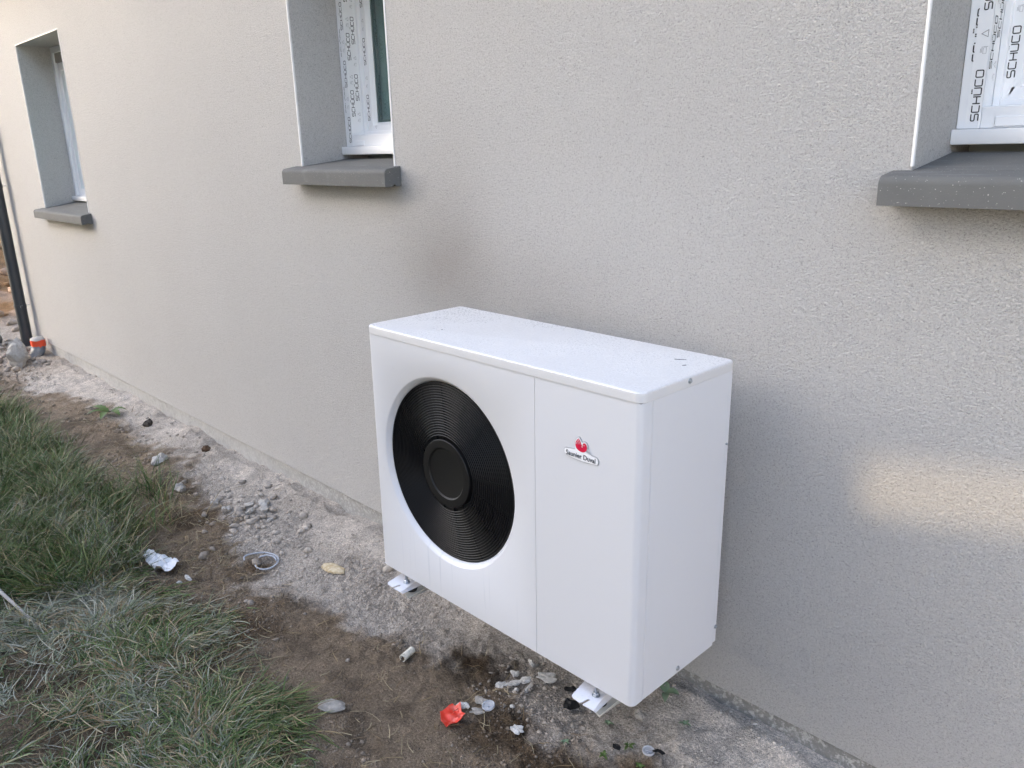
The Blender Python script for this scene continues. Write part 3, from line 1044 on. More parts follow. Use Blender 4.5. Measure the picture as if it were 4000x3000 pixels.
for (ax, az), (bx, bz) in (((.9112, .7062), (.9197, .6925)), ((.9076, .7024), (.9148, .6919)), ((.9043, .6972), (.9096, .6915)), ((.9024, .6930), (.9056, .6908))):
    d = (Vector((bx, bz)) - Vector((ax, az))).normalized()
    n = Vector((-d.y, d.x)) * .00065
    bm.faces.new([bm.verts.new((p.x, -.0030, p.y)) for p in (Vector((ax, az)) + n, Vector((ax, az)) - n, Vector((bx, bz)) - n * .5, Vector((bx, bz)) + n * .5)])
flat_poly(bm, [(.9322 + .0013 * math.cos(t), .6930 + .0013 * math.sin(t)) for t in np.linspace(0, 2 * math.pi, 9)[:-1]], -.0030)
flat_poly(bm, [(.9232, .6866), (.9280, .6868), (.9256, .6893)], -.0030)
finish('emblem_stripes', bm, MAT['badge'], badge)
tcu = bpy.data.curves.new('badge_text', 'FONT')
tcu.body = 'Saunier Duval'
tcu.size = .0152
tcu.align_x = 'CENTER'
tcu.offset = .00022
to = bpy.data.objects.new('badge_text', tcu)
tme = bpy.data.meshes.new_from_object(to)
bpy.data.objects.remove(to)
tx = np.array([v.co[:] for v in tme.vertices])
sc_ = .098 / (tx[:, 0].max() - tx[:, 0].min())
tme.transform(Matrix.Diagonal((sc_, sc_ * 1.06, 1, 1)))
tme.transform(Matrix.Translation((.9208, -.0030, .6545)) @ Matrix.Rotation(math.pi / 2, 4, 'X'))
link('badge_lettering', tme, MAT['badge_ink'], badge)
# feet of the unit: slotted plate with a turned-down side, stud and nut
def foot(shift, mirror=1):
    plate = [(.9190, -.0245), (.9215, -.0315), (.9284, -.0365), (.9545, -.0382), (.9592, -.0330), (.9615, -.0130), (.9662, -.0095), (.9705, -.0130), (.9668, -.0390),
             (1.0046, -.0378), (.9866, .0369), (.960, .22), (.880, .22), (.9064, .0370)]
    plate = [(x + shift, y) for x, y in plate]
    bm = bmesh.new()
    add_prism(bm, plate, 2, -.043, -.040)
    ft_ = finish('mounting_foot', bm, MAT['foot'], unit)
    bm = bmesh.new()
    a, b = Vector((1.0046 + shift, -.0378)), Vector((.9866 + shift, .0369))
    d = (b - a)
    A = [(a.x, a.y, -.0405), (a.x + d.x * 2.4, a.y + d.y * 2.4, -.0405), (a.x + d.x * 2.4 + .012, a.y + d.y * 2.4, -.075), (a.x + .004, a.y + .004, -.0475)]
    v1 = [bm.verts.new(p) for p in A]
    v2 = [bm.verts.new((p[0] - .0028, p[1], p[2])) for p in A]
    bm.faces.new(v1)
    bm.faces.new(v2[::-1])
    for i in range(4):
        bm.faces.new((v1[i], v1[(i + 1) % 4], v2[(i + 1) % 4], v2[i]))
    finish('foot_flange', bm, MAT['foot'], ft_)
    nx_, ny_ = .9695 + shift, .0145
    bm = bmesh.new()
    add_lathe(bm, [(.0115, -.040), (.0115, -.0382), (.0001, -.0382)], 20, 'z', (nx_, ny_, 0))
    add_lathe(bm, [(.0088, -.0381), (.0088, -.0300), (.0076, -.0288), (.0001, -.0288)], 6, 'z', (nx_, ny_, 0))
    add_tube(bm, [(nx_, ny_, -.030), (nx_, ny_, .002)], .0042, 10)
    finish('stud_and_nut', bm, MAT['zinc'], ft_, smooth=30)
foot(0.0)
foot(-.856)
# wall brackets carrying the unit (own things)
bmat = Matrix.Translation((0, UY0, 0)) @ unit.rotation_euler.to_matrix().to_4x4()
def bracket(shift, label):
    b = empty('wall_bracket', bmat @ Vector((.985 + shift, .53, -.09)))
    b.rotation_euler = unit.rotation_euler
    tag(b, label, 'bracket', 'brackets under the heat pump')
    o = Vector((.985 + shift, .53, -.09))
    T = lambda p: (p[0] + shift - o.x, p[1] - o.y, p[2] - o.z)
    bm = bmesh.new()
    # top web of the arm
    top = [(.9745, -.0005, -.0790), (.9980, -.0040, -.0800), (1.004, .525, -.050), (.940, .525, -.050), (.950, .05, -.0760)]
    up_ = [bm.verts.new(T(p)) for p in top]
    lo_ = [bm.verts.new(T((p[0], p[1], p[2] - .003))) for p in top]
    bm.faces.new(up_)
    bm.faces.new(lo_[::-1])
    for i in range(5):
        bm.faces.new((up_[i], lo_[i], lo_[(i + 1) % 5], up_[(i + 1) % 5]))
    # deepening side web
    side = [(.9755, -.0005, -.0782), (.9835, -.0030, -.0800), (.9975, -.0055, -.0850), (1.007, .525, -.098), (1.004, .525, -.0495)]
    s1 = [bm.verts.new(T(p)) for p in side]
    s2 = [bm.verts.new(T((p[0] - .003, p[1] + .001, p[2]))) for p in side]
    bm.faces.new(s1)
    bm.faces.new(s2[::-1])
    for i in range(5):
        bm.faces.new((s1[i], s1[(i + 1) % 5], s2[(i + 1) % 5], s2[i]))
    finish('bracket_arm', bm, MAT['bracket'], b)
    box('wall_plate', T((.945, .523, -.098)), T((1.007, .5265, .30)), MAT['bracket'], b)
    bm = bmesh.new()
    add_lathe(bm, [(.019, -.077), (.021, -.066), (.021, -.052), (.019, -.0435)], 24, 'z', T((.968, .035, 0))[:2] + (-o.z,))
    finish('rubber_pad', bm, MAT['rubber'], b, smooth=40)
bracket(0.0, 'cream steel bracket under the service panel end of the heat pump')
bracket(-.856, 'cream steel bracket under the fan end of the heat pump')

# ------------------------------------------------------------------ downpipe at the corner
DX, DY = -6.60, -.088
dp = tag(empty('downpipe', (DX, DY, gz(DX, DY))), 'anthracite round downpipe clipped to the far corner of the house', 'downpipe')
zb = gz(DX, DY)
bm = bmesh.new()
add_tube(bm, [(0, 0, -.03), (0, 0, 3.1 - zb)], .05, 28, True)
finish('pipe', bm, MAT['pipe'], dp, smooth=40)
for z in (.059, 1.175):
    bm = bmesh.new()
    add_lathe(bm, [(.0505, -.016), (.0535, -.016), (.0535, .016), (.0505, .016)], 28, 'z', (0, 0, z - zb), closed=True)
    add_box(bm, (.040, -.012, z - zb - .014), (.078, .010, z - zb + .014), .002, 1)
    cl_ = finish('pipe_clip', bm, MAT['pipe'], dp, smooth=35)
    bm = bmesh.new()
    add_tube(bm, [(-.01, .05, z - zb), (-.01, -DY, z - zb)], .004, 8)
    finish('clip_rod', bm, MAT['zinc'], cl_)
    bm = bmesh.new()
    add_lathe(bm, [(.004, -.012), (.004, -.0155), (.0001, -.0155)], 10, 'y', (.066, 0, z - zb))
    finish('clip_screw', bm, MAT['zinc'], cl_)
# ------------------------------------------------------------------ grey drain stub with orange tape
sx_, sy_ = -6.22, -.085
stub = tag(empty('drain_pipe', (sx_, sy_, gz(sx_, sy_))), 'grey drain pipe stub closed with orange tape at the foot of the downpipe', 'drain pipe')
m = M('grey_pvc', (.16, .175, .195, 1), .45)
m.color(m.mix(m.ramp(m.noise(14, 4), (.45, 0.0), (.7, .8)), (.15, .165, .19, 1), (.36, .34, .31, 1)))
MAT['pvc'] = m
m = M('orange_tape', (.80, .085, .03, 1), .4)
m.bump(m.noise(40, 3), .4, .005)
MAT['tape'] = m
bm = bmesh.new()
add_tube(bm, [(.02, -.09, -.09), (.015, -.05, -.02), (.005, -.015, .045), (0, 0, .10), (0, 0, .145)], [.064, .064, .062, .060, .060], 26)
finish('pipe_elbow', bm, MAT['pvc'], stub, smooth=45)
bm = bmesh.new()
n = 40
r1_, r2_ = [], []
for i in range(n):
    a = 2 * math.pi * i / n
    w_ = 1 + .02 * math.sin(5 * a) + .015 * math.sin(11 * a + 1)
    r1_.append(bm.verts.new((.063 * w_ * math.cos(a), .063 * w_ * math.sin(a), .082 + .010 * math.sin(3 * a) + .006 * math.sin(8 * a))))
    r2_.append(bm.verts.new((.064 * w_ * math.cos(a), .064 * w_ * math.sin(a), .148 + .004 * math.sin(4 * a))))
for i in range(n):
    bm.faces.new((r1_[i], r1_[(i + 1) % n], r2_[(i + 1) % n], r2_[i]))
finish('tape_band', bm, MAT['tape'], stub, smooth=60)
bm = bmesh.new()
add_lathe(bm, [(.0625, .146), (.058, .158), (.040, .172), (.015, .177), (.0001, .178)], 20, 'z')
for v in bm.verts:
    v.co.z += .008 * math.sin(v.co.x * 70) * math.cos(v.co.y * 60)
m = M('dust_cap', (.42, .40, .375, 1), .95)
m.bump(m.noise(60, 3), .5, .01)
MAT['dust'] = m
finish('dust_cover', bm, MAT['dust'], stub, smooth=60)

# ------------------------------------------------------------------ stones and lumps
def rock_mesh(name, seed, size, flat=1.0, rough=.28, sub=2, ang=True):
    r = np.random.default_rng(seed)
    bm = bmesh.new()
    bmesh.ops.create_icosphere(bm, subdivisions=sub, radius=1)
    nrm = r.normal(size=(14, 3))
    nrm /= np.linalg.norm(nrm, axis=1)[:, None]
    off = r.uniform(.50, .85, 14)
    ph = r.uniform(0, 6, 6)
    for v in bm.verts:
        d = np.array(v.co)
        k = 1.0
        if ang:
            pr_ = nrm @ d
            for a, b in zip(pr_, off):
                if a > 1e-3:
                    k = min(k, b / a)
        if ang: k *= 1 + .20 * math.sin(2 * math.atan2(d[1], d[0]) + ph[3]) + .13 * math.sin(5 * math.atan2(d[1], d[0]) + ph[4])
        k *= 1 + rough * .35 * (math.sin(d[0] * 5 + ph[0]) * math.sin(d[1] * 6 + ph[1]) + math.sin(d[2] * 9 + ph[2]) * .5)
        v.co = Vector((d[0] * k * size[0], d[1] * k * size[1], d[2] * k * size[2] * flat))
    me = bpy.data.meshes.new(name)
    bm.to_mesh(me)
    bm.free()
    return me
def stone_mat(name, c0, c1, rough=.92):
    mm = M(name, rough=rough, spec=.2)
    mm.color(mm.mix(mm.ramp(mm.noise(55, 4, .65), (.3, 0.0), (.7, 1.0)), c0, c1))
    mm.bump(mm.noise(120, 4, .65), .7, .005)
    return mm
MAT['pale_stone'] = stone_mat('pale_stone', (.42, .41, .39, 1), (.62, .61, .59, 1))
MAT['grey_stone'] = stone_mat('grey_stone', (.24, .225, .20, 1), (.40, .375, .34, 1))
MAT['lump'] = stone_mat('dusty_concrete', (.33, .315, .29, 1), (.47, .45, .42, 1))
def rock(name, label, cat, x, y, size, seed, mat, rz=0.0, lift=.35, group=None, tilt=(0, 0), sub=3, smooth=16, ang=True):
    o = link(name, rock_mesh(name, seed, size, sub=sub, ang=ang), mat)
    o.location = (x, y, gz(x, y) + size[2] * lift)
    o.rotation_euler = (tilt[0], tilt[1], rz)
    o.data.polygons.foreach_set('use_smooth', [True] * len(o.data.polygons))
    o.data.set_sharp_from_angle(angle=math.radians(smooth))
    return tag(o, label, cat, group)
rock('concrete_lump', 'big dusty concrete lump lying against the foot of the downpipe', 'rubble', -6.02, -.31, (.135, .115, .150), 5, MAT['lump'], .6, .55, None, (.2, .15), 3)
G1 = 'stones lying on the soil in front of the heat pump'
G2 = 'broken mortar pieces under the heat pump'
rock('stone', 'pale crumbly stone touching the orange plastic scrap', 'stone', .428, -.543, (.026, .022, .012), 21, MAT['pale_stone'], .4, .5, G1)
rock('stone', 'grey stone half hidden behind the clear cap near the orange scrap', 'stone', .452, -.490, (.024, .022, .012), 22, MAT['grey_stone'], 1.0, .4, G1)
rock('stone', 'flat pointed grey stone in front of the clear cap', 'stone', .480, -.530, (.033, .016, .007), 23, MAT['grey_stone'], .75, .6, G1)
rock('stone', 'small white pebble alone between the clear cap and the bracket', 'stone', .551, -.440, (.011, .009, .007), 24, MAT['pale_stone'], .2, .5, G1)
rock('stone', 'white flaky stone alone on the brown soil below the heat pump', 'stone', .636, -.500, (.034, .017, .010), 25, MAT['pale_stone'], .1, .5, G1)
rock('stone', 'flat oval grey stone at the edge of the grass', 'stone', .095, -.845, (.048, .030, .014), 26, MAT['grey_stone'], .6, .6, G1, (0, 0), 3, 40, False)
rock('stone', 'rounded dusty stone below the near corner of the heat pump', 'stone', .905, -.222, (.022, .020, .016), 27, MAT['grey_stone'], .3, .5, G1)
for i, (x, y, a, b, lab) in enumerate(((.548, -.271, .055, .026, 'largest pale mortar piece under the heat pump'), (.494, -.318, .034, .020, 'cracked mortar piece left of the largest pale one under the unit'),
                                       (.476, -.358, .026, .017, 'mortar chip in the middle of the broken row under the unit'), (.440, -.379, .032, .018, 'mortar piece at the grille end of the broken row under the unit'),
                                       (.531, -.346, .028, .012, 'thin mortar chip lying below the largest pale piece'), (.440, -.317, .022, .017, 'rounded mortar piece above the broken row under the unit'),
                                       (.448, -.245, .020, .014, 'small mortar piece close to the underside of the unit'), (.508, -.382, .013, .010, 'tiny white chip below the broken mortar row'))):
    rock('mortar_piece', lab, 'rubble', x, y, (a, b, .011), 40 + i, MAT['pale_stone'], .5 + i * .35, .55, G2)
G3 = 'clods beside the wall left of the heat pump'
for i, (x, y, s, lab) in enumerate(((-1.499, -.252, .038, 'biggest round clod in the heap beside the wall'), (-1.430, -.290, .027, 'clod just right of the biggest round one by the wall'),
                                    (-1.545, -.315, .030, 'clod just below the biggest round one by the wall'), (-1.610, -.407, .032, 'flat clod at the lower side of the clod heap'),
                                    (-1.326, -.316, .022, 'small clod at the heat pump end of the clod heap'), (-1.749, -.408, .028, 'clod at the downpipe end of the clod heap'),
                                    (-1.470, -.350, .024, 'clod in the middle of the heap beside the wall'), (-2.10, -.45, .045, 'pale flat clod between the weed and the clod heap'),
                                    (-2.62, -.36, .05, 'pale crusted slab of mortar nearest the weed'))):
    rock('clod', lab, 'clod', x, y, (s * 1.1, s, s * .72), 60 + i, MAT['lump'], i * .8, .5, G3)
rock('stone', 'small white stone beside the plastic bag scrap', 'stone', -1.118, -.825, (.020, .016, .014), 81, MAT['pale_stone'], .5, .6, 'white stones by the plastic scrap')
rock('stone', 'smaller of the two white stones by the plastic scrap', 'stone', -1.12, -.862, (.013, .011, .009), 82, MAT['pale_stone'], 1.5, .6, 'white stones by the plastic scrap')
rock('clod', 'dark brown clod stuck in the dusty bank under the wall', 'clod', -2.522, -.11, (.035, .028, .024), 83, stone_mat('dark_clod', (.06, .04, .025, 1), (.14, .09, .06, 1)), .4, .6)
rock('clod', 'dark clod in the pale bank between the weed and the heat pump', 'clod', -3.308, -.175, (.05, .032, .03), 84, stone_mat('black_clod', (.025, .022, .02, 1), (.08, .07, .06, 1)), .1, .4)  # dark lump put in to stand for a hole in the bank

# ------------------------------------------------------------------ litter
def sheet(name, pts, mat, thick, amp, seed, label, cat, lift=.004, n=26, curl=0.0):
    """a crumpled scrap: outline pts (x, y) on the ground, gridded, given a crumple and a thickness"""
    P = np.array(pts)
    c = P.mean(0)
    bm = bmesh.new()
    out = []
    for i in range(len(P)):
        a, b = P[i], P[(i + 1) % len(P)]
        for t in np.linspace(0, 1, 5)[:-1]:
            out.append(a + (b - a) * t)
    out = np.array(out)
    rings = []
    for k in np.linspace(1, .12, 7):
        q = c + (out - c) * k
        z = ground_z(q[:, 0], q[:, 1])
        zc = z * .3 + .7 * gz(*c)
        zc = np.maximum(zc, z)
        h = amp * (fbm(q[:, 0], q[:, 1], 38, 3, seed) - .25) * 2 + curl * (k ** 3) + lift
        rings.append([bm.verts.new((q[i, 0], q[i, 1], zc[i] + max(h[i], .001))) for i in range(len(q))])
    m_ = len(out)
    for A, B in zip(rings, rings[1:]):
        for i in range(m_):
            bm.faces.new((A[i], A[(i + 1) % m_], B[(i + 1) % m_], B[i]))
    bm.faces.new(rings[-1])
    bmesh.ops.recalc_face_normals(bm, faces=bm.faces)
    bmesh.ops.solidify(bm, geom=list(bm.faces), thickness=thick)
    o = finish(name, bm, mat, smooth=50)
    return tag(o, label, cat)
m = M('orange_plastic', (.72, .055, .028, 1), .42)
m.color(m.mix(m.ramp(m.noise(26, 4, .6), (.52, 0.0), (.72, .75)), (.70, .050, .026, 1), (.66, .26, .20, 1)))
MAT['orange'] = m
sheet('plastic_scrap', [(.398, -.621), (.397, -.568), (.412, -.566), (.422, -.553), (.45, -.573), (.468, -.571), (.478, -.605), (.477, -.635), (.465, -.651), (.433, -.646)], MAT['orange'], .0012, .010, 5,
      'torn bright orange plastic scrap on the brown soil', 'plastic scrap', .004, curl=.010)
m = M('white_polythene', (.66, .67, .69, 1), .4)
m.bump(m.noise(30, 3), .5, .008)
MAT['poly'] = m
sheet('plastic_bag', [(-1.465, -.895), (-1.481, -.855), (-1.39, -.846), (-1.326, -.814), (-1.248, -.807), (-1.219, -.857), (-1.257, -.898), (-1.32, -.911)], MAT['poly'], .0012, .030, 9,
      'crumpled whitish plastic bag scrap caught in the grass edge', 'plastic bag', .012)
m = M('black_membrane', (.006, .006, .007, 1), .7)
MAT['membrane'] = m
def ragged(cx, cy, a, b, rz, seed):
    r = random.Random(seed)
    out = []
    for i in range(11):
        t = 2 * math.pi * i / 11
        k = r.uniform(.65, 1.15)
        x, y = a * k * math.cos(t), b * k * math.sin(t)
        out.append((cx + x * math.cos(rz) - y * math.sin(rz), cy + x * math.sin(rz) + y * math.cos(rz)))
    return out
GB = 'scraps of black membrane in the dust'
for i, (x, y, a, b, rz, lab) in enumerate(((.706, -.318, .034, .026, .5, 'black membrane scrap in front of the near bracket'), (.648, -.258, .024, .017, .8, 'black membrane scrap behind the near bracket plate'),
                                           (.924, -.359, .014, .011, .2, 'small black membrane scrap between the seedlings'), (1.033, -.302, .021, .012, .6, 'black membrane scrap beside the half buried clear cap'))):
    o = sheet('membrane_scrap', ragged(x, y, a, b, rz, 90 + i), MAT['membrane'], .001, .003, 30 + i, lab, 'membrane scrap', .009)
    o['group'] = GB
# clear caps
m = M('milky_plastic', (.66, .68, .72, 1), .3)
m.b.inputs['Transmission Weight'].default_value = .35
MAT['milky'] = m
def cap(x, y, r, tilt, label):
    c = tag(empty('plastic_disc', (x, y, gz(x, y) + .004)), label, 'plastic cap', 'clear round caps on the ground')
    c.rotation_euler = tilt
    bm = bmesh.new()
    add_lathe(bm, [(.0001, 0), (r * .92, 0), (r, .0015), (r, .008), (r * .9, .0085), (r * .86, .003), (.0001, .0025)], 36, 'z')
    finish('cap_shell', bm, MAT['milky'], c, smooth=35)
    bm = bmesh.new()
    add_box(bm, (-r * .5, -.0012, .0028), (r * .5, .0012, .0062))
    add_box(bm, (-.0012, -r * .4, .0028), (.0012, -.0014, .0058))
    finish('cap_rib', bm, MAT['milky'], c)
cap(.489, -.489, .0215, (.15, -.12, .6), 'clear round cap lying on the grey stones by the orange scrap')
cap(1.006, -.312, .0185, (.06, .1, .4), 'clear round cap half buried at the bottom edge near the wall')
# white tube offcut
m = M('dirty_white_plastic', (.66, .64, .55, 1), .5)
m.color(m.mix(m.ramp(m.noise(60, 4, .7), (.48, 0.0), (.66, .8)), (.68, .66, .58, 1), (.30, .27, .2, 1)))
a, b = Vector((.0672, -.530, 0)), Vector((.0545, -.473, 0))
a.z, b.z = gz(a.x, a.y) + .011, gz(b.x, b.y) + .013
bm = bmesh.new()
d = (b - a)
L_ = d.length
add_lathe(bm, [(.0135, 0), (.0135, L_), (.0115, L_), (.0115, L_ * .5), (.0001, L_ * .5)], 24, 'z')
add_lathe(bm, [(.0115, 0), (.0115, L_ * .49)], 24, 'z')
add_lathe(bm, [(.0135, 0), (.0115, 0)], 24, 'z')
for f in [f for f in bm.faces if len(f.verts) > 4]:
    bm.faces.remove(f)
tb = finish('tube_offcut', bm, m, smooth=35)
tb.location = a
tb.rotation_euler = d.to_track_quat('Z', 'Y').to_euler()
tag(tb, 'short dirty white plastic tube offcut lying on brown soil', 'tube')
# expanding foam scrap
o = rock('foam_scrap', 'flat yellowish scrap of builder foam on the grey dust', 'foam scrap', -.650, -.370, (.068, .032, .010), 31,
         stone_mat('builder_foam', (.36, .26, .13, 1), (.68, .60, .44, 1), .8), .22, .75, sub=3, smooth=40, ang=False)
# cable loop
m = M('grey_cable', (.33, .36, .41, 1), .5)
cp = [(-1.06, -.586), (-1.088, -.571), (-1.085, -.546), (-1.047, -.501), (-.992, -.477), (-.942, -.478), (-.912, -.504), (-.909, -.537), (-.926, -.559), (-.956, -.572), (-.990, -.567), (-1.018, -.545), (-1.027, -.520), (-1.010, -.497), (-.968, -.486), (-.93, -.494)]
def catmull(P, n=6):
    P = [np.array(p, float) for p in P]
    out = []
    for i in range(len(P) - 1):
        p0, p1, p2, p3 = P[max(i - 1, 0)], P[i], P[i + 1], P[min(i + 2, len(P) - 1)]
        for t in np.arange(n) / n:
            out.append(.5 * (2 * p1 + (p2 - p0) * t + (2 * p0 - 5 * p1 + 4 * p2 - p3) * t * t + (3 * p1 - p0 - 3 * p2 + p3) * t ** 3))
    out.append(P[-1])
    return out
cp = catmull(cp)
CDZ = float(np.percentile([gz(p[0], p[1]) - base_z(p[0], p[1]) for p in cp], 85)) + .004
bm = bmesh.new()
add_tube(bm, [(p[0], p[1], base_z(p[0], p[1]) + CDZ + .006 * math.sin(i * .09)) for i, p in enumerate(cp)], .0042, 8)
tag(finish('cable', bm, m, smooth=60), 'loop of grey blue cable lying on the dusty ground', 'cable')
# stick in the grass
m = M('weathered_stick', (.40, .37, .34, 1), .85)
m.color(m.mix(m.noise(30, 4, .6, m.mapped((4, 4, 1))), (.26, .23, .2, 1), (.52, .49, .46, 1)))
bm = bmesh.new()
sp_ = catmull([(-1.72, -1.505, gz(-1.72, -1.5) + .10), (-1.504, -1.473, gz(-1.5, -1.47) + .085), (-1.36, -1.448, gz(-1.36, -1.45) + .06), (-1.177, -1.407, gz(-1.18, -1.41) + .02)], 5)
add_tube(bm, sp_, list(np.linspace(.011, .005, len(sp_))), 8)
tag(finish('stick', bm, m, smooth=60), 'weathered pale stick lying in the grass', 'stick')

# ------------------------------------------------------------------ weeds
def leaf_mat(name, c0, c1):
    mm = M(name, rough=.5, spec=.35)
    mm.color(mm.mix(mm.noise(30, 3), c0, c1))
    return mm
MAT['leaf'] = leaf_mat('weed_leaf', (.055, .105, .028, 1), (.115, .165, .045, 1))
MAT['frost_leaf'] = leaf_mat('pale_weed_leaf', (.12, .20, .10, 1), (.26, .32, .22, 1))
def leaf(parent, L, w, az, rise, mat, seed, toothed=True):
    r = random.Random(seed)
    bm = bmesh.new()
    n = 12
    rows = []
    for i in range(n + 1):
        t = i / n
        wd = w * (math.sin(math.pi * t ** .75) ** .8 + .05)
        if toothed and i % 2:
            wd *= .72
        z = rise * math.sin(t * 2.2) - .25 * L * t * t * .5
        x = L * t
        rows.append([bm.verts.new((x * math.cos(az) - s * wd * math.sin(az), x * math.sin(az) + s * wd * math.cos(az), z + abs(s) * wd * .35)) for s in (-1, 0, 1)])
    for A, B in zip(rows, rows[1:]):
        for j in range(2):
            bm.faces.new((A[j], A[j + 1], B[j + 1], B[j]))
    return finish('leaf', bm, mat, parent, normals=False, smooth=60)
wx, wy = -3.83, -.255
weed = tag(empty('weed', (wx, wy, gz(wx, wy) + .01)), 'broad leaved green weed growing in the soil below the far window', 'weed')
for i, (L, w, az, ri) in enumerate(((.20, .030, 3.55, .04), (.15, .032, .15, .03), (.17, .03, -.65, .03), (.12, .026, 1.0, .03), (.15, .028, 4.4, .03))):
    leaf(weed, L, w, az, ri, MAT['leaf'], i)
GS = 'seedlings in the dust near the bottom edge'
for i, (x, y, lab, k) in enumerate(((.786, -.440, 'tiny green seedling on the brown soil, lowest on the slope', .7), (.942, -.326, 'bright green seedling between two black scraps', 1.0), (.914, -.411, 'bright green seedling below the small black scrap', .9),
                                    (1.016, -.367, 'green seedling at the bottom edge of the picture', .9), (.837, -.295, 'pale green moss sprig just under the corner of the unit', .8), (1.034, -.164, 'dull green moss sprig in the dust below the wall', .9))):
    s_ = tag(empty('seedling', (x, y, gz(x, y) + .002)), lab, 'seedling', GS)
    for q in range(5):
        leaf(s_, .020 * k * (1 + .3 * math.sin(q * 2.1 + i)), .0042, q * 1.3 + i, .006, MAT['leaf'] if i in (1, 2, 3) else MAT['frost_leaf'], q, False)
s_ = tag(empty('dock_plant', (.915, -.100, gz(.915, -.1) + .003)), 'pale frosted two leaf plant in the dust at the foot of the wall', 'plant')
leaf(s_, .055, .016, 2.4, .012, MAT['frost_leaf'], 3, False)
leaf(s_, .045, .015, .4, .012, MAT['frost_leaf'], 4, False)
leaf(s_, .05, .011, -1.0, .01, MAT['frost_leaf'], 5, False)

# ------------------------------------------------------------------ rubble grains (stuff)
ico = bmesh.new()
bmesh.ops.create_icosphere(ico, subdivisions=1, radius=1)
IV = np.array([v.co[:] for v in ico.verts])
IF = np.array([[v.index for v in f.verts] for f in ico.faces])
ico.free()
def scatter(n, xr, yr, dens, s0, s1, seed, tint, power=3.0, sink=.25):
    r = np.random.default_rng(seed)
    x = r.uniform(*xr, n)
    y = r.uniform(*yr, n)
    keep = r.random(n) < dens(x, y)
    x, y = x[keep], y[keep]
    k = len(x)
    s = s0 + (s1 - s0) * r.random(k) ** power
    z = ground_z(x, y)
    jit = 1 + .75 * (r.random((k, len(IV))) - .5)
    sq = np.stack([r.uniform(.75, 1.35, k), r.uniform(.65, 1.1, k), r.uniform(.45, .85, k)], 1)
    a = r.uniform(0, 6.283, k)
    V = IV[None] * jit[..., None] * sq[:, None, :] * s[:, None, None]
    ca, sa = np.cos(a)[:, None], np.sin(a)[:, None]
    X = V[..., 0] * ca - V[..., 1] * sa + x[:, None]
    Y = V[..., 0] * sa + V[..., 1] * ca + y[:, None]
    Z = V[..., 2] + (z + s * (.5 - sink))[:, None]
    col = soil_color(x, y) * r.uniform(.75, 1.35, k)[:, None]
    col = col * (1 - tint) + np.array((.36, .325, .285)) * tint * r.uniform(.7, 1.25, k)[:, None] if np.isscalar(tint) else col
    F = (IF[None] + (np.arange(k) * len(IV))[:, None, None]).reshape(-1, 3)
    return np.stack([X, Y, Z], -1).reshape(-1, 3), F, np.repeat(col, len(IV), 0)
def clump(x, y):
    return .10 + .9 * sm((fbm(x, y, 3.0, 3, 8 + 60) - .44) / .2) * (1 - .75 * grass_mask(x, y))
parts = [scatter(58000, (-2.4, 1.7), (-1.1, 0), lambda x, y: clump(x, y) * np.where(y > -.2, .35, 1), .0012, .0055, 101, .12, 3.2),
         scatter(3600, (-2.4, 1.6), (-1.0, 0), lambda x, y: clump(x, y) ** 2 * np.where(y > -.2, .2, .8), .0035, .010, 102, .30, 3.0),
         scatter(7000, (-7.0, -2.2), (-.9, 0), lambda x, y: clump(x, y) * np.where(y > -.25, .15, 1), .003, .014, 103, .30, 3.0),
         scatter(1100, (-2.2, .0), (-.75, -.12), lambda x, y: np.exp(-((x + 1.50) / .40) ** 2 - ((y + .34) / .13) ** 2) + .02, .006, .028, 104, .6, 2.2),
         scatter(420, (.35, .80), (-.47, -.18), lambda x, y: .5 + 0 * x, .003, .011, 105, .6, 2.2),
         scatter(1500, (-16, -7.2), (-2, 2.5), lambda x, y: .7 + 0 * x, .02, .11, 106, .05, 3.0),
         scatter(200, (-7.0, -5.7), (-.55, -.1), lambda x, y: .8 + 0 * x, .010, .045, 107, .15, 2.5)]
vo = 0
Vs, Fs, Cs = [], [], []
for v, f, c in parts:
    Vs.append(v); Fs.append(f + vo); Cs.append(c)
    vo += len(v)
rme = big_mesh('rubble', np.concatenate(Vs), np.concatenate(Fs))
set_col(rme, 'soil', np.concatenate(Cs))
rub = link('rubble', rme, MAT['rubble'])
tag(rub, 'loose crumbs of mortar and soil scattered over the ground', None, None, 'stuff')

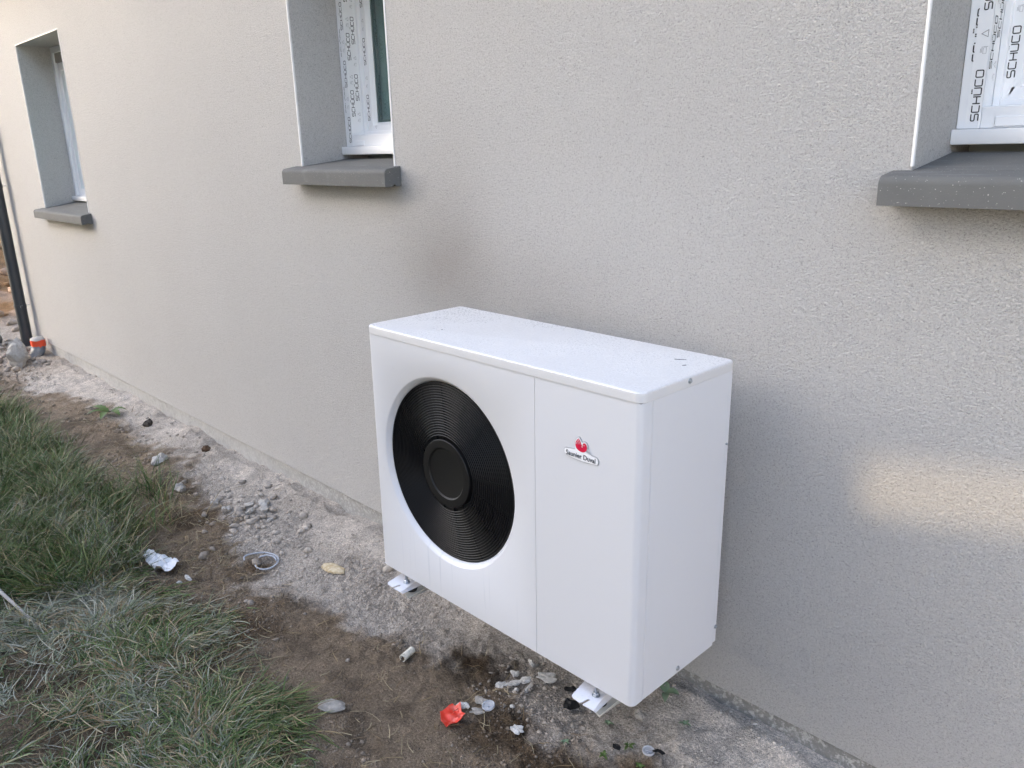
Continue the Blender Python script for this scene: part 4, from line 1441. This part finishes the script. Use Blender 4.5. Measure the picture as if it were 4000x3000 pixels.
# ------------------------------------------------------------------ grass (stuff)
def blades(x, y, L, w, az, lean, bend, tint, seg=5, seed=0):
    """strips that rise, lean over along az and droop; arrays of one entry per blade"""
    n = len(x)
    z = ground_z(x, y)
    t = np.linspace(0, 1, seg + 1)[None]
    ang = lean[:, None] + bend[:, None] * t            # angle from vertical along the blade
    ds = L[:, None] / seg
    hx = np.cumsum(np.sin(ang) * ds, 1) - np.sin(ang) * ds
    hz = np.cumsum(np.cos(ang) * ds, 1) - np.cos(ang) * ds
    r = np.random.default_rng(seed)
    wob = (r.random(n) - .5)[:, None] * .8 * t ** 2
    ca, sa = np.cos(az[:, None] + wob), np.sin(az[:, None] + wob)
    px, py, pz = x[:, None] + hx * ca, y[:, None] + hx * sa, z[:, None] + hz
    gzc = ground_z(px.ravel(), py.ravel()).reshape(px.shape)
    pz = np.maximum(pz, gzc + .003 + .02 * r.random((n, 1)) * t)
    tw = r.uniform(-1.1, 1.1, n)[:, None]
    wd = w[:, None] * (1 - t ** 2.2) * .5 + .0002
    ox, oy, oz = -sa * wd * np.cos(tw), ca * wd * np.cos(tw), wd * np.sin(tw)
    A = np.stack([px - ox, py - oy, pz - oz], -1)
    B = np.stack([px + ox, py + oy, pz + oz], -1)
    V = np.stack([A, B], 2).reshape(n, -1, 3)
    k = 2 * (seg + 1)
    q = np.array([[2 * i, 2 * i + 1, 2 * i + 3, 2 * i + 2] for i in range(seg)])
    F = (q[None] + (np.arange(n) * k)[:, None, None]).reshape(-1, 4)
    return V.reshape(-1, 3), F, np.repeat(tint, k, 0)
GREEN = np.array([(.040, .074, .020), (.062, .108, .028), (.092, .142, .040), (.150, .175, .060)])
FROST = np.array([(.215, .23, .155), (.285, .285, .215), (.17, .195, .125), (.33, .32, .255)])
STRAW = np.array([(.24, .18, .095), (.34, .28, .17), (.18, .125, .068)])
def grass_patch(ntuft, xr, yr, per, seed, Lr, wr, flat):
    r = np.random.default_rng(seed)
    tx, ty = r.uniform(*xr, ntuft), r.uniform(*yr, ntuft)
    ok = r.random(ntuft) < grass_mask(tx, ty) * (.06 + .94 * sm((fbm(tx, ty, 4.2, 3, 201) - .46 + .36 * sm((-1.55 - tx) / .6)) / .12))
    tx, ty = tx[ok], ty[ok]
    k = len(tx)
    cnt = r.integers(per // 2, per + per // 2, k)
    idx = np.repeat(np.arange(k), cnt)
    n = len(idx)
    sp = r.uniform(.012, .035, k)[idx]
    x = tx[idx] + r.normal(0, 1, n) * sp
    y = ty[idx] + r.normal(0, 1, n) * sp
    fl = np.clip(flat(tx, ty), 0, 1)[idx]
    edge = sm((ty - np.interp(tx, GX, GY) + .28) / .25)
    fn = fbm(tx, ty, 1.6, 2, 77) * 10 + r.normal(0, .6, k)
    flow = (fn * (1 - edge) + edge * (.15 + r.normal(0, .45, k)))[idx]
    az = np.where(r.random(n) < .35 + .5 * fl, flow + r.normal(0, .55, n), r.uniform(0, 6.283, n))
    lean = r.uniform(.05, .6, n) * (1 - fl) + fl * r.uniform(1.05, 1.56, n)
    bend = r.uniform(.3, 1.6, n) * (1 - .65 * fl)
    L = r.uniform(*Lr, n) * (.75 + .5 * r.random(k)[idx]) * (1 - .25 * fl)
    w = r.uniform(*wr, n)
    fro = (sm((fbm(tx, ty, 4.0, 3, 301) - .45) / .16) * (.14 + .62 * np.clip(flat(tx, ty), 0, 1)) + .20 * np.clip(flat(tx, ty), 0, 1) * sm((-.95 - ty) / .3))[idx]
    u = r.random(n)
    g = GREEN[r.integers(0, 4, n)]
    tint = np.where((u < fro)[:, None], FROST[r.integers(0, 4, n)], np.where((u > .88 - .16 * fl)[:, None], STRAW[r.integers(0, 3, n)], g))
    tint = tint * r.uniform(.75, 1.25, n)[:, None]
    return blades(x, y, L, w, az, lean, bend, tint, 5, seed)
def flat_fn(x, y):                                    # trampled nearer the path, standing farther left
    return sm((x + 1.75 + .5 * (fbm(x, y, 2.5, 2, 91) - .5)) / .8) * (.80 + .4 * (fbm(x, y, 4, 2, 92) - .5)) + .12
gp = [grass_patch(1500, (-2.3, .75), (-2.1, -.72), 22, 401, (.08, .19), (.0020, .0046), flat_fn),
      grass_patch(2600, (-2.3, .55), (-1.7, -.72), 16, 405, (.05, .14), (.0018, .0042), lambda x, y: flat_fn(x, y) + .40),
      grass_patch(1900, (-4.6, -1.4), (-1.9, -.55), 20, 402, (.09, .24), (.0024, .0050), lambda x, y: .08 + .25 * fbm(x, y, 3, 2, 93)),
      grass_patch(420, (-8.5, -4.6), (-1.8, -.6), 14, 403, (.14, .28), (.006, .010), lambda x, y: .08 + 0 * x),
      grass_patch(500, (-5, 3), (-4, -2), 10, 404, (.12, .25), (.006, .010), lambda x, y: .1 + 0 * x)]
# single tufts and stray straws outside the sward
def stray(n, xr, yr, seed, L, tint, dens):
    r = np.random.default_rng(seed)
    x, y = r.uniform(*xr, n), r.uniform(*yr, n)
    ok = r.random(n) < dens(x, y)
    x, y = x[ok], y[ok]
    n = len(x)
    return blades(x, y, r.uniform(*L, n), r.uniform(.0012, .0026, n), r.uniform(0, 6.283, n), r.uniform(1.2, 1.6, n), r.uniform(-.2, .4, n), tint[r.integers(0, len(tint), n)] * r.uniform(.6, 1.2, n)[:, None], 4, seed)
gp.append(stray(3200, (-4.6, .9), (-1.0, -.05), 501, (.02, .075), STRAW, lambda x, y: (1 - sand_mask(x, y)) * .75 + .04))
gp.append(stray(1500, (-3.2, -.9), (-.85, -.35), 502, (.03, .10), STRAW, lambda x, y: 1 - sand_mask(x, y)))
gp.append(stray(9000, (-2.3, .6), (-1.8, -.7), 503, (.03, .12), np.concatenate([STRAW, FROST * .7, GREEN * .8]), lambda x, y: grass_mask(x, y) * .8))
def tuft(cx, cy, n, seed, L, sp, lean=(.05, .8), tint=GREEN):
    r = np.random.default_rng(seed)
    x, y = cx + r.normal(0, sp, n), cy + r.normal(0, sp, n)
    return blades(x, y, r.uniform(*L, n), r.uniform(.0025, .005, n), r.uniform(0, 6.283, n), r.uniform(*lean, n), r.uniform(.2, 1.3, n), tint[r.integers(0, len(tint), n)], 5, seed)
gp.append(tuft(-2.02, -.60, 46, 601, (.15, .33), .035))
gp.append(tuft(-2.25, -.58, 60, 602, (.12, .28), .05))
gp.append(tuft(-1.78, -.70, 90, 603, (.10, .22), .06, (.2, 1.0), np.concatenate([STRAW, GREEN[2:]])))
gp.append(tuft(-3.75, -.30, 30, 604, (.05, .12), .12, (.6, 1.4), STRAW))
vo = 0
Vs, Fs, Cs = [], [], []
for v, f, c in gp:
    Vs.append(v); Fs.append(f + vo); Cs.append(c)
    vo += len(v)
grme = big_mesh('grass', np.concatenate(Vs), np.concatenate(Fs))
set_col(grme, 'tint', np.concatenate(Cs))
grme.polygons.foreach_set('use_smooth', [True] * len(grme.polygons))
grass = link('grass', grme, MAT['grass'])
tag(grass, 'long trampled grass with frosted grey blades along the path', None, None, 'stuff')
# scrub on the spoil behind the corner of the house
vs, fs, cs = [], [], []
vo = 0
for i, (cx, cy) in enumerate(((-13.2, .9), (-13.8, 1.6), (-12.8, .4), (-14.6, 1.9), (-15.2, 2.6), (-12.4, 0.0), (-13.4, -.4))):
    r = np.random.default_rng(700 + i)
    n = 420
    x, y = cx + r.normal(0, .3, n), cy + r.normal(0, .3, n)
    v, f, c = blades(x, y, r.uniform(.25, .75, n), r.uniform(.015, .035, n), r.uniform(0, 6.283, n), r.uniform(0, .7, n), r.uniform(.2, 1.2, n),
                     np.array([(.10, .15, .03), (.16, .19, .045), (.25, .23, .07), (.07, .11, .03)])[r.integers(0, 4, n)], 4, 700 + i)
    vs.append(v); fs.append(f + vo); cs.append(c)
    vo += len(v)
sme = big_mesh('scrub', np.concatenate(vs), np.concatenate(fs))
set_col(sme, 'tint', np.concatenate(cs))
tag(link('scrub', sme, MAT['grass']), 'yellow green scrub on the spoil behind the downpipe', None, None, 'stuff')
# round black pipe end lying by the corner
px_, py_ = -7.0, -.33
bm = bmesh.new()
add_lathe(bm, [(.085, -.05), (.10, -.06), (.10, .12), (.088, .12), (.085, .0)], 24, 'z', closed=True)
dpn = finish('duct_end', bm, stone_mat('dusty_black_duct', (.02, .02, .02, 1), (.16, .15, .135, 1), .8), None, smooth=40)
dpn.location = (px_, py_, gz(px_, py_) + .06)
dpn.rotation_euler = (.9, 0, .95)
tag(dpn, 'round black duct end lying in the rubble left of the downpipe', 'duct')

# ------------------------------------------------------------------ unseen blocker added out of the picture to shade it and shape the sun patch
sun_blocker = tag(empty('barn', (0, 0, 0)), 'tall timber barn across the plot whose wall shades the house', 'barn')
m = M('barn_boards', (.12, .10, .085, 1), .85)
m.color(m.mix(m.noise(3, 4, .6, m.mapped((1, 1, .1))), (.11, .095, .08, 1), (.19, .165, .14, 1)))
BT = .18 / (math.tan(SUN_EL) * math.hypot(1, SUN_K) + .18 * SUN_K)
bl = 1 / math.hypot(1, BT)
bu = Vector((bl, BT * bl, 0))                           # along the blocker
DZ = math.tan(SUN_EL) * math.hypot(1, SUN_K)            # drop per metre towards the house
DB = 8.5
def back(x, z):                                         # where the light that reaches (x, 0, z) crosses the blocker plane
    # blocker plane passes through the point behind (1.6, .56)
    p0 = Vector((1.6 - SUN_K * DB, -DB, 0))
    nrm = Vector((-bu.y, bu.x, 0))
    d = Vector((-SUN_K, -1, DZ))
    t = (p0 - Vector((x, 0, z))).dot(nrm) / d.dot(nrm)
    q = Vector((x, 0, z)) + d * t
    return (q - p0).dot(bu), q.z, p0
sl, _, P0 = back(1.405, .56)
sr, _, _ = back(2.9, .75)
_, zlo, _ = back(1.6, .490)
_, zhi, _ = back(1.6, .665)
BH = 8.3
def blocker_box(s0, s1, z0, z1, name='barn_wall'):
    bm = bmesh.new()
    n = Vector((-bu.y, bu.x, 0)) * .02
    c = []
    for s, k in ((s0, -1), (s1, -1), (s1, 1), (s0, 1)):
        c.append(P0 + bu * s + n * k)
    lo_ = [bm.verts.new((p.x, p.y, z0)) for p in c]
    hi_ = [bm.verts.new((p.x, p.y, z1)) for p in c]
    for i in range(4):
        bm.faces.new((lo_[i], lo_[(i + 1) % 4], hi_[(i + 1) % 4], hi_[i]))
    bm.faces.new(lo_[::-1]); bm.faces.new(hi_)
    return finish(name, bm, m, sun_blocker)
SL, SR = -19.0, 6.4
blocker_box(SL, SR, -.6, zlo)
blocker_box(SL, SR, zhi, BH)
blocker_box(SL, sl, zlo + .001, zhi - .001)
blocker_box(sr, SR, zlo + .001, zhi - .001)
# tinted sheet added in the slot to dim and warm the sun patch
mg = M('dusty_glass', (1, 1, 1, 1), .3)
tb_ = mg.n.new('ShaderNodeBsdfTransparent')
tb_.inputs['Color'].default_value = (.375, .350, .290, 1)
mg.l.new(tb_.outputs[0], mg.n['Material Output'].inputs['Surface'])
keep = m
m = mg
blocker_box(sl + .001, sr - .001, zlo + .001, zhi - .001, 'barn_window_pane')
m = keep

# pale wall added out of view on the right to bounce warm sunlight
gw = tag(empty('garden_wall', (7.3, -5.0, -.4)), 'cream rendered garden wall at the far right end of the plot', 'wall')
mg = M('cream_render', (.47, .44, .41, 1), .9)
mg.bump(mg.noise(90, 3), .4, .005)
box('wall_body', (0, -6, 0), (.2, 4.9, 2.4), mg, gw)
box('wall_coping', (-.04, -6.03, 2.4), (.24, 4.93, 2.46), MAT['sill'], gw)
